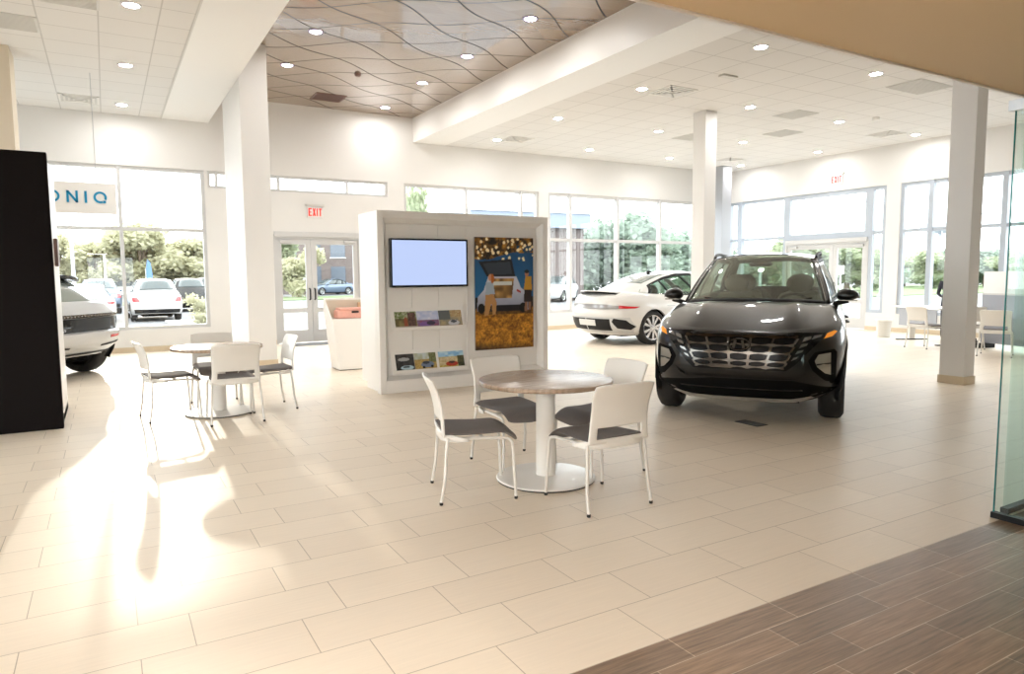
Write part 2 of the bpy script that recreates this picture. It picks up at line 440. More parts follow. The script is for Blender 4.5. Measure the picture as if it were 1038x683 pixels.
# glazed double doors
def doors(n, axis, a0, a1, ztop, mat, mid):
    base = YA+.05 if axis == 'x' else XB+.05
    root = empty('door_%d' % n, (0, 0, 0)); structure(root)
    def bx(m, p0, p1, q0, q1, d0, d1):
        if axis == 'x': m.box(p0, p1, base+d0, base+d1, q0, q1)
        else: m.box(base+d0, base+d1, p0, p1, q0, q1)
    f = MB(); bx(f, a0, a0+.055, 0, ztop, -.03, .12); bx(f, a1-.055, a1, 0, ztop, -.03, .12); bx(f, a0+.055, a1-.055, ztop-.09, ztop, -.028, .118)
    f.build('door_frame', M[mat], root, smooth=False, merge=False)
    hd = MB(); bx(hd, a0+.02, a1-.02, ztop-.05, ztop+.06, -.075, -.03)
    hd.build('header', M['al'], root, smooth=False, bevel=.006)
    for s in (0, 1):
        l0, l1 = (a0+.06, mid-.004) if s == 0 else (mid+.004, a1-.06)
        d = MB(); st = .115
        zt = ztop-.095
        bx(d, l0, l0+st, .012, zt, 0, .05); bx(d, l1-st, l1, .012, zt, 0, .05)
        bx(d, l0+st, l1-st, .012, .29, .002, .048); bx(d, l0+st, l1-st, zt-.11, zt, .002, .048); bx(d, l0+st, l1-st, .67, .77, .004, .046)
        lf = d.build('door_leaf', M[mat], root, smooth=False, merge=False)
        g = MB(); bx(g, l0+st-.004, l1-st+.004, .286, zt-.105, .02, .03)
        g.build('glass', M['pane'], lf, smooth=False)
        h = MB(); hx = mid-.055 if s == 0 else mid+.055
        if axis == 'x': h.tube([(hx, base, .95), (hx, base-.06, .96), (hx, base-.06, 1.18), (hx, base, 1.19)], .016)
        else: h.tube([(base, hx, .95), (base-.06, hx, .96), (base-.06, hx, 1.18), (base, hx, 1.19)], .016)
        h.build('handle', M['dark'], lf)
        cl = MB(); cx = l0+.2 if s == 0 else l1-.2
        bx(cl, cx-.13, cx+.13, zt-.075, zt-.02, -.05, 0)
        cl.build('door_closer', M['al'], lf, smooth=False, bevel=.006)
    return root
doors(1, 'x', 3.12, 5.04, 2.36, 'al', 3.92)
doors(2, 'y', 10.72, 13.22, 2.30, 'al', 11.72)
tag(MB().box(3.2, 5.0, 14.75, 15.36, 0, .012).build('entrance_mat', M['mat'], smooth=False, bevel=.004), 'grey entrance mat on the tiles inside the glazed double doors', 'mat')

# columns
def column(x0, x1, y0, y1, ztop, mat='wall', base=True, lab=None):
    c = MB().box(x0, x1, y0, y1, 0, ztop).build('column', M[mat], smooth=False, bevel=.006); structure(c, lab)
    if base:
        b = MB()
        e = .012
        for (a, b0, cc, d) in ((x0-e, x1+e, y0-e, y0), (x0-e, x1+e, y1, y1+e), (x0-e, x0, y0, y1), (x1, x1+e, y0, y1)): b.box(a, b0, cc, d, 0, .105)
        b.build('base_tiles', M['base'], c, smooth=False)
    return c
column(1.945, 2.37, 11.72, 13.5, ZT, lab='broad white column behind the far round table')
column(9.50, 9.75, 4.72, 5.03, ZC, lab='white column at the right with a beige tile base')
column(9.98, 10.28, 9.76, 10.08, ZC, lab='white column rising behind the dark grey car')
c = column(15.5, 15.86, 14.45, 14.85, ZC, 'grey_col', False, lab='grey steel column in the far corner')
column(-1.7, -.96, 11.6, 12.2, ZC, 'cream_paint', False, lab='cream column rising behind the black kiosk')

# glass screen at the right
gs = empty('glass_screen', (4.505, 2.03, 0))
tag(gs, 'clear green edged glass screen standing at the edge of the wood floor', 'glass screen')
MB().box(-.006, .006, -2.6, 0, .03, 2.38).build('pane', M['teal_pane'], gs, smooth=False)
MB().box(-.0065, .0065, 0, .004, .03, 2.38).build('glass_edge', M['teal_edge'], gs, smooth=False)
MB().box(-.02, .02, -2.6, .01, 0, .035).build('floor_track', M['dark'], gs, smooth=False)
MB().box(-.028, .028, -2.6, .03, 2.365, 2.424).build('top_channel', M['steel'], gs, smooth=False)
gs2 = empty('glass_screen', (4.62, 2.03, 0))
tag(gs2, 'long glass screen running right from the corner of the wood floor', 'glass screen')
MB().box(0, 2.4, -.006, .006, .03, 2.38).build('pane', M['teal_pane'], gs2, smooth=False)
MB().box(-.0, 2.4, -.02, .02, 0, .035).build('floor_track', M['dark'], gs2, smooth=False)
MB().box(0, 2.4, -.028, .028, 2.365, 2.424).build('top_channel', M['steel'], gs2, smooth=False)

# ------------------------------------------------------------------ ceiling fittings
def downlight(trim):
    t = MB(); t.lathe([(.112, .0), (.112, -.008), (.085, -.010), (.078, .0)], 28)
    o = t.build('downlight', M[trim])
    d = MB(); d.lathe([(.0, -.004), (.08, -.004), (.08, .0)], 28); d.build('lamp_diffuser', M['lamp'], o)
    return o
dl_w = downlight('lamptrim'); dl_p = downlight('purpletrim'); used = set()
def put_light(proto, loc, label, group):
    o = proto if proto.name not in used else copy_tree(proto)
    used.add(proto.name); o.location = loc; tag(o, label, 'downlight', group); return o
colw = {7.92: 'nearest the brown tray', 10.55: 'second from the brown tray', 13.2: 'third from the brown tray', 15.95: 'along the right window wall'}
roww = {6.75: 'front row', 9.2: 'second row', 11.7: 'third row', 14.2: 'row by the back wall'}
for x in colw:
    for y in roww:
        if (x, y) == (15.95, 6.75): continue
        put_light(dl_w, (x, y, ZC), 'round downlight in white tile ceiling, %s, %s' % (roww[y], colw[x]), 'downlights in the right white ceiling')
for y, w in ((9.25, 'nearest'), (11.85, 'middle'), (14.54, 'farthest')):
    put_light(dl_w, (.41, y, ZC), 'round downlight in the left white tile ceiling, %s of three' % w, 'downlights in the left white ceiling')
for x, y, w in ((2.9, 8.75, 'left row, overhead'), (2.9, 10.72, 'left row, nearest in view'), (2.9, 12.62, 'left row, farthest'), (5.42, 8.71, 'right row, nearest'), (5.40, 10.68, 'right row, second'), (5.38, 12.53, 'right row, third'), (5.43, 14.71, 'right row, by the back wall')):
    put_light(dl_p, (x, y, ZT), 'mauve rimmed downlight in brown wavy ceiling, ' + w, 'downlights in the brown ceiling')

for i, x in enumerate((-5.6, -3.9, -2.2, -.5)):        # unseen glowing panels added behind the camera as fill light
    o = empty('fill_panel_light', (x, -1.6, 2.425)); tag(o, 'added fill light panel, unseen, under the low beige ceiling behind the camera', 'fill light', 'added fill panels behind the camera')
    f = MB()
    for (a, b, c_, d) in ((-.62, .62, -.62, -.58), (-.62, .62, .58, .62), (-.62, -.58, -.58, .58), (.58, .62, -.58, .58)): f.box(a, b, c_, d, -.02, 0)
    f.build('frame', M['al'], o, smooth=False); MB().box(-.58, .58, -.58, .58, -.012, 0).build('diffuser', M['fill_lamp'], o, smooth=False)

def vent(loc, label, sx=.60, sy=.60, mat='whiteplastic', dark='ventdark', louvre=True):
    f = MB()
    for k in range(4):
        a = .5-.115*k; z = -.004-.006*k
        x, y = sx*a, sy*a
        for (p, q, r_, s_) in ((-x, x, y-.03, y), (-x, x, -y, -y+.03), (-x, -x+.03, -y, y), (x-.03, x, -y, y)): f.box(p, q, r_, s_, z-.006, z+.004)
    o = f.build('ceiling_vent', M[mat], smooth=False); o.location = loc
    MB().box(-sx*.46, sx*.46, -sy*.46, sy*.46, -.003, 0).build('throat', M['vent'], o, smooth=False)
    return tag(o, label, 'vent', 'square ceiling vents')
vent((8.5, 9.09, ZC), 'square louvred vent in white ceiling nearest the brown tray')
vent((8.3, 13.95, ZC), 'square louvred vent in white ceiling close to the back wall')
vent((15.3, 9.5, ZC), 'square louvred vent in white ceiling above the right windows')
vent((14.9, 13.65, ZC), 'square louvred vent in the far corner by the grey column')
vent((-.24, 14.41, ZC), 'square louvred vent in the left white ceiling near the hanging sign')
def grille(loc, sx, sy, label, m='vent', name='ceiling_vent'):
    o = MB().box(-sx/2, sx/2, -sy/2, sy/2, -.012, 0).build(name, M[m], smooth=False, bevel=.004); o.location = loc
    b = MB(); n = int(sy/.045)
    for k in range(n): 
        y = -sy/2+.03+k*(sy-.06)/max(1, n-1)
        b.box(-sx/2+.03, sx/2-.03, y-.008, y+.008, -.018, -.012)
    b.build('blades', M[m], o, smooth=False)
    return tag(o, label, 'vent', 'flat grey return grilles')
grille((11.93, 6.85, ZC), .95, .6, 'large flat grey grille in white ceiling nearest the right column')
grille((11.83, 9.2, ZC), .62, .6, 'flat grey grille in white ceiling, upper one of the near pair')
grille((13.14, 10.54, ZC), .62, .6, 'flat grey grille in white ceiling, farther one of the near pair')
grille((11.65, 11.85, ZC), .6, .6, 'flat grey grille in white ceiling beside the middle column top')
grille((-.86, 10.52, ZC), .62, .6, 'flat grey grille at the far left edge of white ceiling')
grille((-.2, 9.35, ZC), .6, .5, 'flat pale grille in the left ceiling above the black kiosk')
vt = grille((4.12, 14.45, ZT), .62, .55, 'square brown grille let into the brown wavy ceiling', 'brownbox')
sd = MB(); sd.lathe([(0, -.05), (.035, -.048), (.055, -.03), (.06, 0)], 20)
s_ = sd.build('sprinkler', M['brownbox']); s_.location = (4.13, 12.55, ZT); tag(s_, 'small round sprinkler cover in the brown wavy ceiling', 'sprinkler')
sd = MB(); sd.lathe([(0, -.055), (.05, -.05), (.07, -.02), (.07, 0)], 20)
s_ = sd.build('smoke_detector', M['whiteplastic']); s_.location = (13.5, 8.6, ZC); tag(s_, 'round white smoke detector on the right white ceiling', 'smoke detector')
sd = MB(); sd.box(-.16, .16, -.06, .06, -.03, 0)
s_ = sd.build('ceiling_sensor', M['vent'], smooth=False, bevel=.01); s_.location = (8.6, 7.95, ZC); tag(s_, 'small pale rectangular fitting on white ceiling near the brown tray', 'sensor')

# ------------------------------------------------------------------ exit signs
def stroke_letters(text, mb, h, w, gap, st, fn, d0, d1):
    """block letters out of straight strokes, drawn in a plane by fn(a,b,d)"""
    x = 0
    def seg(p, q):
        (a, b), (c, d) = p, q; L = math.hypot(c-a, d-b); nx, ny = -(d-b)/L*st/2, (c-a)/L*st/2
        ex, ey = (c-a)/L*st*.0, (d-b)/L*st*.0
        mb.prism([(a+nx-ex, b+ny-ey), (a-nx-ex, b-ny-ey), (c-nx+ex, d-ny+ey), (c+nx+ex, d+ny+ey)], fn, d0, d1)
    s = st/2
    for ch in text:
        if ch == 'E':
            seg((x+s, 0), (x+s, h)); seg((x, s), (x+w, s)); seg((x, h/2), (x+w*.85, h/2)); seg((x, h-s), (x+w, h-s))
        elif ch == 'X':
            seg((x+s, 0), (x+w-s, h)); seg((x+s, h), (x+w-s, 0))
        elif ch == 'I':
            seg((x+s, 0), (x+s, h)); x -= w-st
        elif ch == 'T':
            seg((x+w/2, 0), (x+w/2, h)); seg((x, h-s), (x+w, h-s))
        elif ch == 'N':
            seg((x+s, 0), (x+s, h)); seg((x+w-s, 0), (x+w-s, h)); seg((x+s, h-s*.4), (x+w-s, s*.4))
        elif ch in 'OQ':
            n = 28; r = h/2; cx = x+r
            for k in range(n):
                a0, a1 = 2*PI*k/n, 2*PI*(k+1)/n
                if ch == 'Q' and 5.15 < (a0+a1)/2 < 5.75: continue
                ri, ro = r-st, r
                mb.prism([(cx+ri*math.cos(a0), r+ri*math.sin(a0)), (cx+ro*math.cos(a0), r+ro*math.sin(a0)), (cx+ro*math.cos(a1), r+ro*math.sin(a1)), (cx+ri*math.cos(a1), r+ri*math.sin(a1))], fn, d0, d1)
            if ch == 'Q':
                q = st*.62; mb.prism([(cx+r*.62-q, q*.2), (cx+r*.62+q, q*.2), (cx+r*.62+q, q*2.2), (cx+r*.62-q, q*2.2)], fn, d0, d1)
            x += h-w
        x += w+gap
    return x-gap
def exit_sign(loc, rz, label):
    o = empty('exit_sign', loc, rz)
    MB().box(-.17, .17, -.03, 0, -.12, .12).build('sign_body', M['signface'], o, smooth=False, bevel=.006)
    MB().box(-.2, .2, -.05, .0, .13, .17).build('mounting_bar', M['vent'], o, smooth=False, bevel=.004)
    mb = MB(); tot = .068*3+.02*3+.024
    stroke_letters('EXIT', mb, .165, .068, .02, .024, lambda a, b, d: (a-tot/2, d, b-.0825), -.036, -.03)
    mb.build('letters', M['red'], o, smooth=False)
    tag(o, label, 'exit sign')
exit_sign((4.02, YA, 2.85), 0, 'white exit sign with red letters above the back glazed doors')
exit_sign((XB, 11.64, 3.89), -PI/2, 'white exit sign with red letters on the right wall above the doors')

# hanging sign board
hs = empty('hanging_sign', (-1.05, 12.55, 0)); tag(hs, 'pale hanging sign board with large blue letters before left window', 'sign')
MB().box(-1.28, 1.26, -.02, .02, 2.44, 2.91).build('sign_board', M['signgrey'], hs, smooth=False, bevel=.004)
mb = MB(); h_ = .178
tot = stroke_letters('IONIQ', MB(), h_, .148, .085, .031, lambda a, b, d: (a, d, b), 0, 1)
xx = 0
for ch in 'IONIQ':
    mb = MB(); w_ = stroke_letters(ch, mb, h_, .148, .085, .031, lambda a, b, d: (a+xx+1.13-tot, d, b+2.60), -.028, -.02)
    mb.build('letter', M['cyan'], hs, smooth=False); xx += w_+.085
for x in (-1.0, 1.0):
    MB().tube([(x, 0, 2.9), (x, 0, ZC)], .006, 6).build('cable', M['steel'], hs)
def gridpts_(fn, nu, nv): return [fn(i/nu, j/nv) for j in range(nv+1) for i in range(nu+1)]
# ------------------------------------------------------------------ chairs (front = +y, origin on the floor under the seat)
def make_chair():
    root = empty('cafe_chair')
    # cushion: slightly dished with a waterfall front
    def cush(u, v, top):
        x = (u-.5)*2; y = -.235+.49*v
        w = .225*(1-.06*max(0, (v-.6)/.4)**2)*(.93+.07*math.sin(PI*min(1, v*1.6+.2)))
        z = .470-.010*math.sin(PI*v)+.004*abs(x)**2
        if v > .76: z -= .062*((v-.76)/.24)**1.8
        if not top: z -= .046-.012*abs(x)
        e = 1-.10*(abs(x)**6)
        z -= (.018*abs(x)**8 if top else -.012*abs(x)**8)
        return (x*w*1.0, y, z)
    c = MB(); nu, nv = 16, 20
    c.grid(lambda u, v: cush(u, v, True), nu, nv); c.grid(lambda u, v: cush(u, v, False), nu, nv, flip=True)
    for v, fl_ in ((0, True), (1, False)):
        c.grid(lambda u, t: tuple(lerp(a, b, t) for a, b in zip(cush(u, v, True), cush(u, v, False))), nu, 1, flip=fl_)
    for u, fl_ in ((0, False), (1, True)):
        c.grid(lambda w_, t: tuple(lerp(a, b, t) for a, b in zip(cush(u, w_, True), cush(u, w_, False))), nv, 1, flip=fl_)
    c.build('seat', M['fabric'], root, angle=60)
    # frame: rails under the seat, rounded rear band
    f = MB()
    for s in (-1, 1):
        f.tube([(s*.200, -.18, .414), (s*.206, 0, .412), (s*.208, .17, .405)], .011, 8)
    f.tube([(-.19, .03, .405), (.19, .03, .405)], .011, 8)
    f.build('seat_rails', M['chairleg'], root)
    bd = MB()
    def sgp(q, e): return math.copysign(abs(q)**e, q)
    def band(u, v):      # low shell wrapping round the back of the seat
        a = PI*u; x = -.238*sgp(math.cos(a), .55); y = -.07-.175*math.sin(a)**.75
        z = .398+.058*v*(.35+.65*min(1, math.sin(a)*1.3))
        return (x, y, z)
    bd.grid(band, 26, 3)
    bd.build('seat_shell', M['whiteplastic'], root, solid=.014)
    # back: one curved shell with a wide slot above the seat
    NU, NV = 26, 26
    def back(u, v):
        x = (u-.5)*2; z = .432+.375*v
        hw = sm(v, [(0, .232), (.25, .222), (.55, .218), (.85, .226), (1, .222)])
        y = sm(v, [(0, -.222), (.3, -.226), (.65, -.245), (1, -.292)])-.030*(1-x*x)*(.3+.7*v)
        if v > .9: z -= .012*abs(x)**6*((v-.9)/.1)
        return (x*hw, y, z)
    b = MB(); vs = gridpts_(back, NU, NV); fs = []
    for j in range(NV):
        for i in range(NU):
            if abs((i+.5)/NU-.5)*2 < .80 and .06 < (j+.5)/NV < .255: continue
            fs.append((j*(NU+1)+i, j*(NU+1)+i+1, (j+1)*(NU+1)+i+1, (j+1)*(NU+1)+i))
    b.add(vs, fs)
    b.build('backrest', M['whiteplastic'], root, solid=.012)
    for s in (-1, 1):
        leg = MB().tube([(s*.208, .165, .404), (s*.214, .203, .396), (s*.218, .219, .372), (s*.224, .230, .2), (s*.234, .238, .012)], .0105, 10).build('leg', M['chairleg'], root)
        MB().lathe([(0, 0), (.010, 0), (.0122, .003), (.0122, .017), (.0095, .020)], 12, mat=Matrix.Translation((s*.234, .238, 0))).build('foot_glide', M['rubber'], leg)
        leg = MB().tube([(s*.222, -.205, .425), (s*.228, -.215, .34), (s*.240, -.228, .16), (s*.246, -.255, .012)], .0108, 10).build('leg', M['chairleg'], root)
        MB().lathe([(0, 0), (.010, 0), (.0122, .003), (.0122, .017), (.0095, .020)], 12, mat=Matrix.Translation((s*.246, -.255, 0))).build('foot_glide', M['rubber'], leg)
    return root
chair0 = make_chair(); chair_used = [False]
def chair(x, y, head, label, group):
    """head = direction the sitter faces, degrees from +x"""
    o = copy_tree(chair0) if chair_used[0] else chair0
    chair_used[0] = True
    place(o, (x, y, 0), R(head-90)); return tag(o, label, 'chair', group)

def round_table(x, y, r, label, group):
    t = empty('round_table', (x, y, 0), R(8))
    MB().lathe([(0, .692), (r-.012, .692), (r-.003, .695), (r, .702), (r, .716), (r-.004, .723), (r-.012, .725), (0, .725)], 64).build('tabletop', M['walnut'], t)
    MB().lathe([(.0, .66), (.16, .66), (.16, .691), (0, .691)], 24).build('mounting_plate', M['chairleg'], t)
    MB().lathe([(.073, .025), (.069, .05), (.068, .66)], 32).build('pedestal', M['whiteplastic'], t)
    b = MB(); b.lathe([(0, .010), (.352, .010), (.356, .014), (.350, .022), (.25, .029), (.11, .034), (0, .036)], 64)
    bo = b.build('base_plate', M['whiteplastic'], t)
    MB().lathe([(0, 0), (.350, 0), (.350, .010), (0, .010)], 48).build('base_rim', M['rubber'], bo)
    return tag(t, label, 'table', group)

# near group
round_table(2.665, 4.10, .477, 'round walnut topped table with white pedestal in front of the display wall', 'round pedestal tables')
chair(2.69, 3.54, 90, 'white chair seen from behind, right of the near round table front', 'chairs around the near round table')
chair(2.09, 4.11, -17, 'white chair in profile at the left of the near round table', 'chairs around the near round table')
chair(2.69, 4.59, -90, 'white chair behind the near round table, facing the camera before the display wall', 'chairs around the near round table')
chair(3.13, 4.11, 182, 'white chair at the near round table on the side of the dark grey car', 'chairs around the near round table')
# far group
round_table(1.0, 8.0, .46, 'smaller looking round table in the sunlit area before the white column', 'round pedestal tables')
chair(.53, 8.02, 8, 'white chair in profile at the left of the far sunlit table', 'chairs around the far round table')
chair(1.07, 7.50, 90, 'white chair seen from behind at the front of the far sunlit table', 'chairs around the far round table')
chair(1.49, 7.98, 184, 'white chair in profile at the right of the far sunlit table', 'chairs around the far round table')
chair(1.04, 8.50, -90, 'white chair mostly hidden behind the top of the far sunlit table', 'chairs around the far round table')

# ------------------------------------------------------------------ display wall
KX0, KX1, KY, KD, KH = 2.86, 5.32, 8.12, .70, 2.25
dw = empty('display_wall', (KX0, KY, 0)); W_ = KX1-KX0
tag(dw, 'free standing white display wall holding a screen, leaflets and a poster', 'display wall')
MB().box(.0, W_, .10, KD, .10, KH).build('core_panel', M['whitelaminate'], dw, smooth=False, bevel=.004)
MB().box(.05, W_-.05, .06, KD-.04, 0, .10).build('plinth', M['trim'], dw, smooth=False)
fr = MB()
for (x0, x1, z0, z1) in ((0, .075, .0, KH), (W_-.075, W_, .0, KH)): fr.box(x0, x1, -.002, .12, z0, z1)
fr.box(.075, W_-.075, -.002, .12, KH-.085, KH); fr.box(.075, W_-.075, .0, .12, 0, .16)
fr.build('front_frame', M['whitelaminate'], dw, smooth=False, bevel=.004)
sp = MB()     # splayed reveal inside the frame
zi0, zi1, xi0, xi1 = .16, KH-.085, .075, W_-.075
def reveal(p, q, r_, s__): sp.add([p, q, r_, s__], [(0, 1, 2, 3)])
reveal((xi0, 0, zi0), (xi0, 0, zi1), (xi0+.055, .095, zi1-.06), (xi0+.055, .095, zi0+.04))
reveal((xi1, 0, zi1), (xi1, 0, zi0), (xi1-.055, .095, zi0+.04), (xi1-.055, .095, zi1-.06))
reveal((xi0, 0, zi1), (xi1, 0, zi1), (xi1-.055, .095, zi1-.06), (xi0+.055, .095, zi1-.06))
reveal((xi1, 0, zi0), (xi0, 0, zi0), (xi0+.055, .095, zi0+.04), (xi1-.055, .095, zi0+.04))
sp.build('reveal', M['whitelaminate'], dw, smooth=False, solid=.004)
pn = MB()     # tall boards with dark joints behind the screen and holders
for x0, x1 in ((.14, .465), (.469, .835), (.839, 1.19)): pn.box(x0, x1, .088, .101, .22, 2.10)
pn.build('slat_boards', M['whitelaminate'], dw, smooth=False, bevel=.0015)
MB().box(.14, 1.19, .0995, .1005, .22, 2.10).build('board_joints', M['vent'], dw, smooth=False)
MB().box(1.25, 1.255, .09, .1, .2, 2.1).build('panel_seam', M['trim'], dw, smooth=False)
# leaflet holders
def holder(zb, label_):
    h = MB()
    x0, x1 = .16, 1.17
    h.add([(x0, .088, zb+.27), (x1, .088, zb+.27), (x1, .0, zb), (x0, 0, zb)], [(0, 1, 2, 3)])
    h.add([(x0, .0, zb), (x1, .0, zb), (x1, -.018, zb+.0), (x0, -.018, zb)], [(0, 1, 2, 3)])
    h.add([(x0, -.018, zb), (x1, -.018, zb), (x1, -.03, zb+.035), (x0, -.03, zb+.035)], [(0, 1, 2, 3)])
    return h.build('leaflet_shelf', M['whitelaminate'], dw, smooth=False, solid=.006)
holder(.785, ''); holder(.25, '')

# screen
tv = empty('wall_screen', (3.03, 8.12, 1.315)); tag(tv, 'wide flat black framed screen glowing plain pale blue on display wall', 'screen')
MB().box(0, 1.06, .028, .085, 0, .605).build('casing', M['blackgloss'], tv, smooth=False, bevel=.004)
b_ = MB()
for (x0, x1, z0, z1) in ((0, .022, 0, .605), (1.038, 1.06, 0, .605), (.022, 1.038, 0, .026), (.022, 1.038, .583, .605)): b_.box(x0, x1, .018, .03, z0, z1)
b_.build('bezel', M['blackgloss'], tv, smooth=False, bevel=.002)
MB().box(.022, 1.038, .024, .028, .026, .583).build('lit_panel', M['screen'], tv, smooth=False)

# printed pictures: a fine grid whose vertex colours hold the print
def s2l(c): return tuple((x/12.92 if x <= .04045 else ((x+.055)/1.055)**2.4) for x in c)
def printed(name, origin, ux, uz, w, h, fn, nu, nv, parent=None, thick=.006):
    """flat board w x h; ux, uz unit vectors of its plane; fn(u,v)->sRGB"""
    ux, uz = Vector(ux).normalized(), Vector(uz).normalized(); n = ux.cross(uz); o0 = Vector(origin)
    vs = [o0+ux*(w*i/nu)+uz*(h*j/nv) for j in range(nv+1) for i in range(nu+1)]
    fs = [(j*(nu+1)+i, j*(nu+1)+i+1, (j+1)*(nu+1)+i+1, (j+1)*(nu+1)+i) for j in range(nv) for i in range(nu)]
    N = len(vs)
    bk = [o0-n*thick, o0+ux*w-n*thick, o0+ux*w+uz*h-n*thick, o0+uz*h-n*thick]
    vs += bk
    e = [[i for i in range(nu+1)], [j*(nu+1)+nu for j in range(nv+1)], [nv*(nu+1)+i for i in range(nu, -1, -1)], [j*(nu+1) for j in range(nv, -1, -1)]]
    fs.append((N+3, N+2, N+1, N))
    for k in range(4): fs.append(tuple([N+k, N+(k+1) % 4]+e[k][::-1]))
    me = bpy.data.meshes.new(name); me.from_pydata([tuple(p) for p in vs], [], fs)
    at = me.color_attributes.new('print', 'FLOAT_COLOR', 'POINT')
    for j in range(nv+1):
        for i in range(nu+1):
            at.data[j*(nu+1)+i].color = (*s2l(fn(i/nu, j/nv)), 1)
    for k in range(4): at.data[N+k].color = (.6, .6, .6, 1)
    me.materials.append(M['print'])
    ob = bpy.data.objects.new(name, me); C.objects.link(ob)
    if parent is not None: ob.parent = parent
    return ob
def ell(u, v, cx, cy, rx, ry): return ((u-cx)/rx)**2+((v-cy)/ry)**2 < 1
def inpoly(u, v, poly):
    c = False; j = len(poly)-1
    for i in range(len(poly)):
        (x1, y1), (x2, y2) = poly[i], poly[j]
        if (y1 > v) != (y2 > v) and u < (x2-x1)*(v-y1)/(y2-y1)+x1: c = not c
        j = i
    return c
def hsh(a, b=0, k=0): 
    x = math.sin(a*127.1+b*311.7+k*74.7)*43758.5453; return x-math.floor(x)
def vn(u, v, k=0):
    a, b = math.floor(u), math.floor(v); x, y = u-a, v-b; x = x*x*(3-2*x); y = y*y*(3-2*y)
    return lerp(lerp(hsh(a, b, k), hsh(a+1, b, k), x), lerp(hsh(a, b+1, k), hsh(a+1, b+1, k), x), y)
def mixc(a, b, t): t = max(0, min(1, t)); return tuple(lerp(p, q, t) for p, q in zip(a, b))
bulbs = [(hsh(i, 1), .80+.19*hsh(i, 2), .012+.012*hsh(i, 3)) for i in range(46)]
def poster_fn(u, v):
    c = mixc((.16, .40, .58), (.11, .30, .47), (v-.55)/.4+.3*vn(u*3, v*3))            # dusk sky
    edge = .80+.07*vn(u*5, 2.2)-.03*math.sin(u*6)
    if v > edge:                                                                        # leafy canopy lit by bulbs
        n = vn(u*14, v*26, 1)*.6+vn(u*40, v*70, 2)*.4
        c = mixc((.13, .10, .07), (.80, .55, .20), (n-.25)*1.7)
        if u > .70 and v < .93 and n < .62: c = (.12, .26, .36)
    for (bx, by, br) in bulbs:
        if ((u-bx)*.92)**2+((v-by)*1.5)**2 < br*br: c = (1., .93, .74)
    if v < .37+.012*math.sin(u*9):                                                      # straw meadow
        n = vn(u*22, v*40, 3)*.5+vn(u*60, v*90, 4)*.5
        c = mixc((.34, .20, .07), (.88, .62, .22), n*1.25-.05)
        c = mixc((.10, .09, .08), c, (v-.0)/.10+.45*u+.2)
        if v > .315: c = mixc(c, (.16, .13, .11), .55*(1 if .1 < u < .97 else .4))
    elif v < .47 and (u < .12 or u > .8): c = mixc((.10, .10, .10), (.22, .20, .15), vn(u*20, v*20))
    # estate car with its tailgate open
    if inpoly(u, v, [(.03, .345), (.04, .47), (.14, .53), (.22, .655), (.70, .655), (.78, .55), (.90, .50), (.91, .35)]):
        c = mixc((.50, .52, .60), (.74, .76, .82), (v-.36)*5+.2*vn(u*12, v*20))
    if inpoly(u, v, [(.10, .34), (.14, .40), (.82, .40), (.88, .34)]): c = (.13, .13, .15)
    if inpoly(u, v, [(.32, .46), (.26, .635), (.66, .635), (.62, .46)]): c = mixc((.30, .22, .14), (.80, .62, .36), vn(u*16, v*24, 5))
    if inpoly(u, v, [(.30, .575), (.30, .61), (.62, .61), (.62, .575)]): c = (.80, .82, .80)
    if inpoly(u, v, [(.06, .785), (.62, .81), (.68, .655), (.20, .65)]): c = (.12, .13, .16)
    if inpoly(u, v, [(.13, .77), (.59, .785), (.63, .675), (.23, .665)]): c = (.22, .25, .29)
    if inpoly(u, v, [(.24, .50), (.30, .49), (.30, .52), (.25, .53)]) or inpoly(u, v, [(.70, .52), (.78, .50), (.78, .52), (.71, .54)]): c = (.62, .20, .18)
    if ell(u, v, .10, .37, .06, .045) or ell(u, v, .82, .37, .07, .045): c = (.06, .06, .07)
    # standing visitor at left, hatted visitor at right
    if inpoly(u, v, [(.15, .30), (.17, .50), (.30, .50), (.36, .42), (.34, .315), (.29, .31), (.27, .42), (.22, .31)]): c = (.70, .52, .33)
    if inpoly(u, v, [(.17, .49), (.18, .60), (.30, .61), (.33, .50)]): c = (.62, .68, .74)
    if ell(u, v, .265, .645, .045, .032): c = (.78, .55, .42)
    if ell(u, v, .285, .635, .035, .042) and u > .27: c = (.70, .38, .16)
    if inpoly(u, v, [(.83, .53), (.86, .655), (.965, .65), (.98, .52)]): c = (.74, .55, .20)
    if inpoly(u, v, [(.83, .42), (.84, .53), (.97, .53), (.96, .42)]): c = (.18, .14, .14)
    if inpoly(u, v, [(.84, .335), (.85, .42), (.90, .42), (.89, .335)]) or inpoly(u, v, [(.91, .345), (.91, .42), (.96, .42), (.95, .345)]): c = (.55, .40, .32)
    if ell(u, v, .885, .675, .035, .026): c = (.66, .46, .36)
    if ell(u, v, .885, .697, .042, .016): c = (.10, .10, .11)
    return c
po = printed('poster', (4.205, 8.165, .46), (1, 0, 0), (0, 0, 1), .905, 1.50, poster_fn, 110, 180, thick=.03)
tag(po, 'tall picture poster of a car with open tailgate in a golden meadow', 'poster')

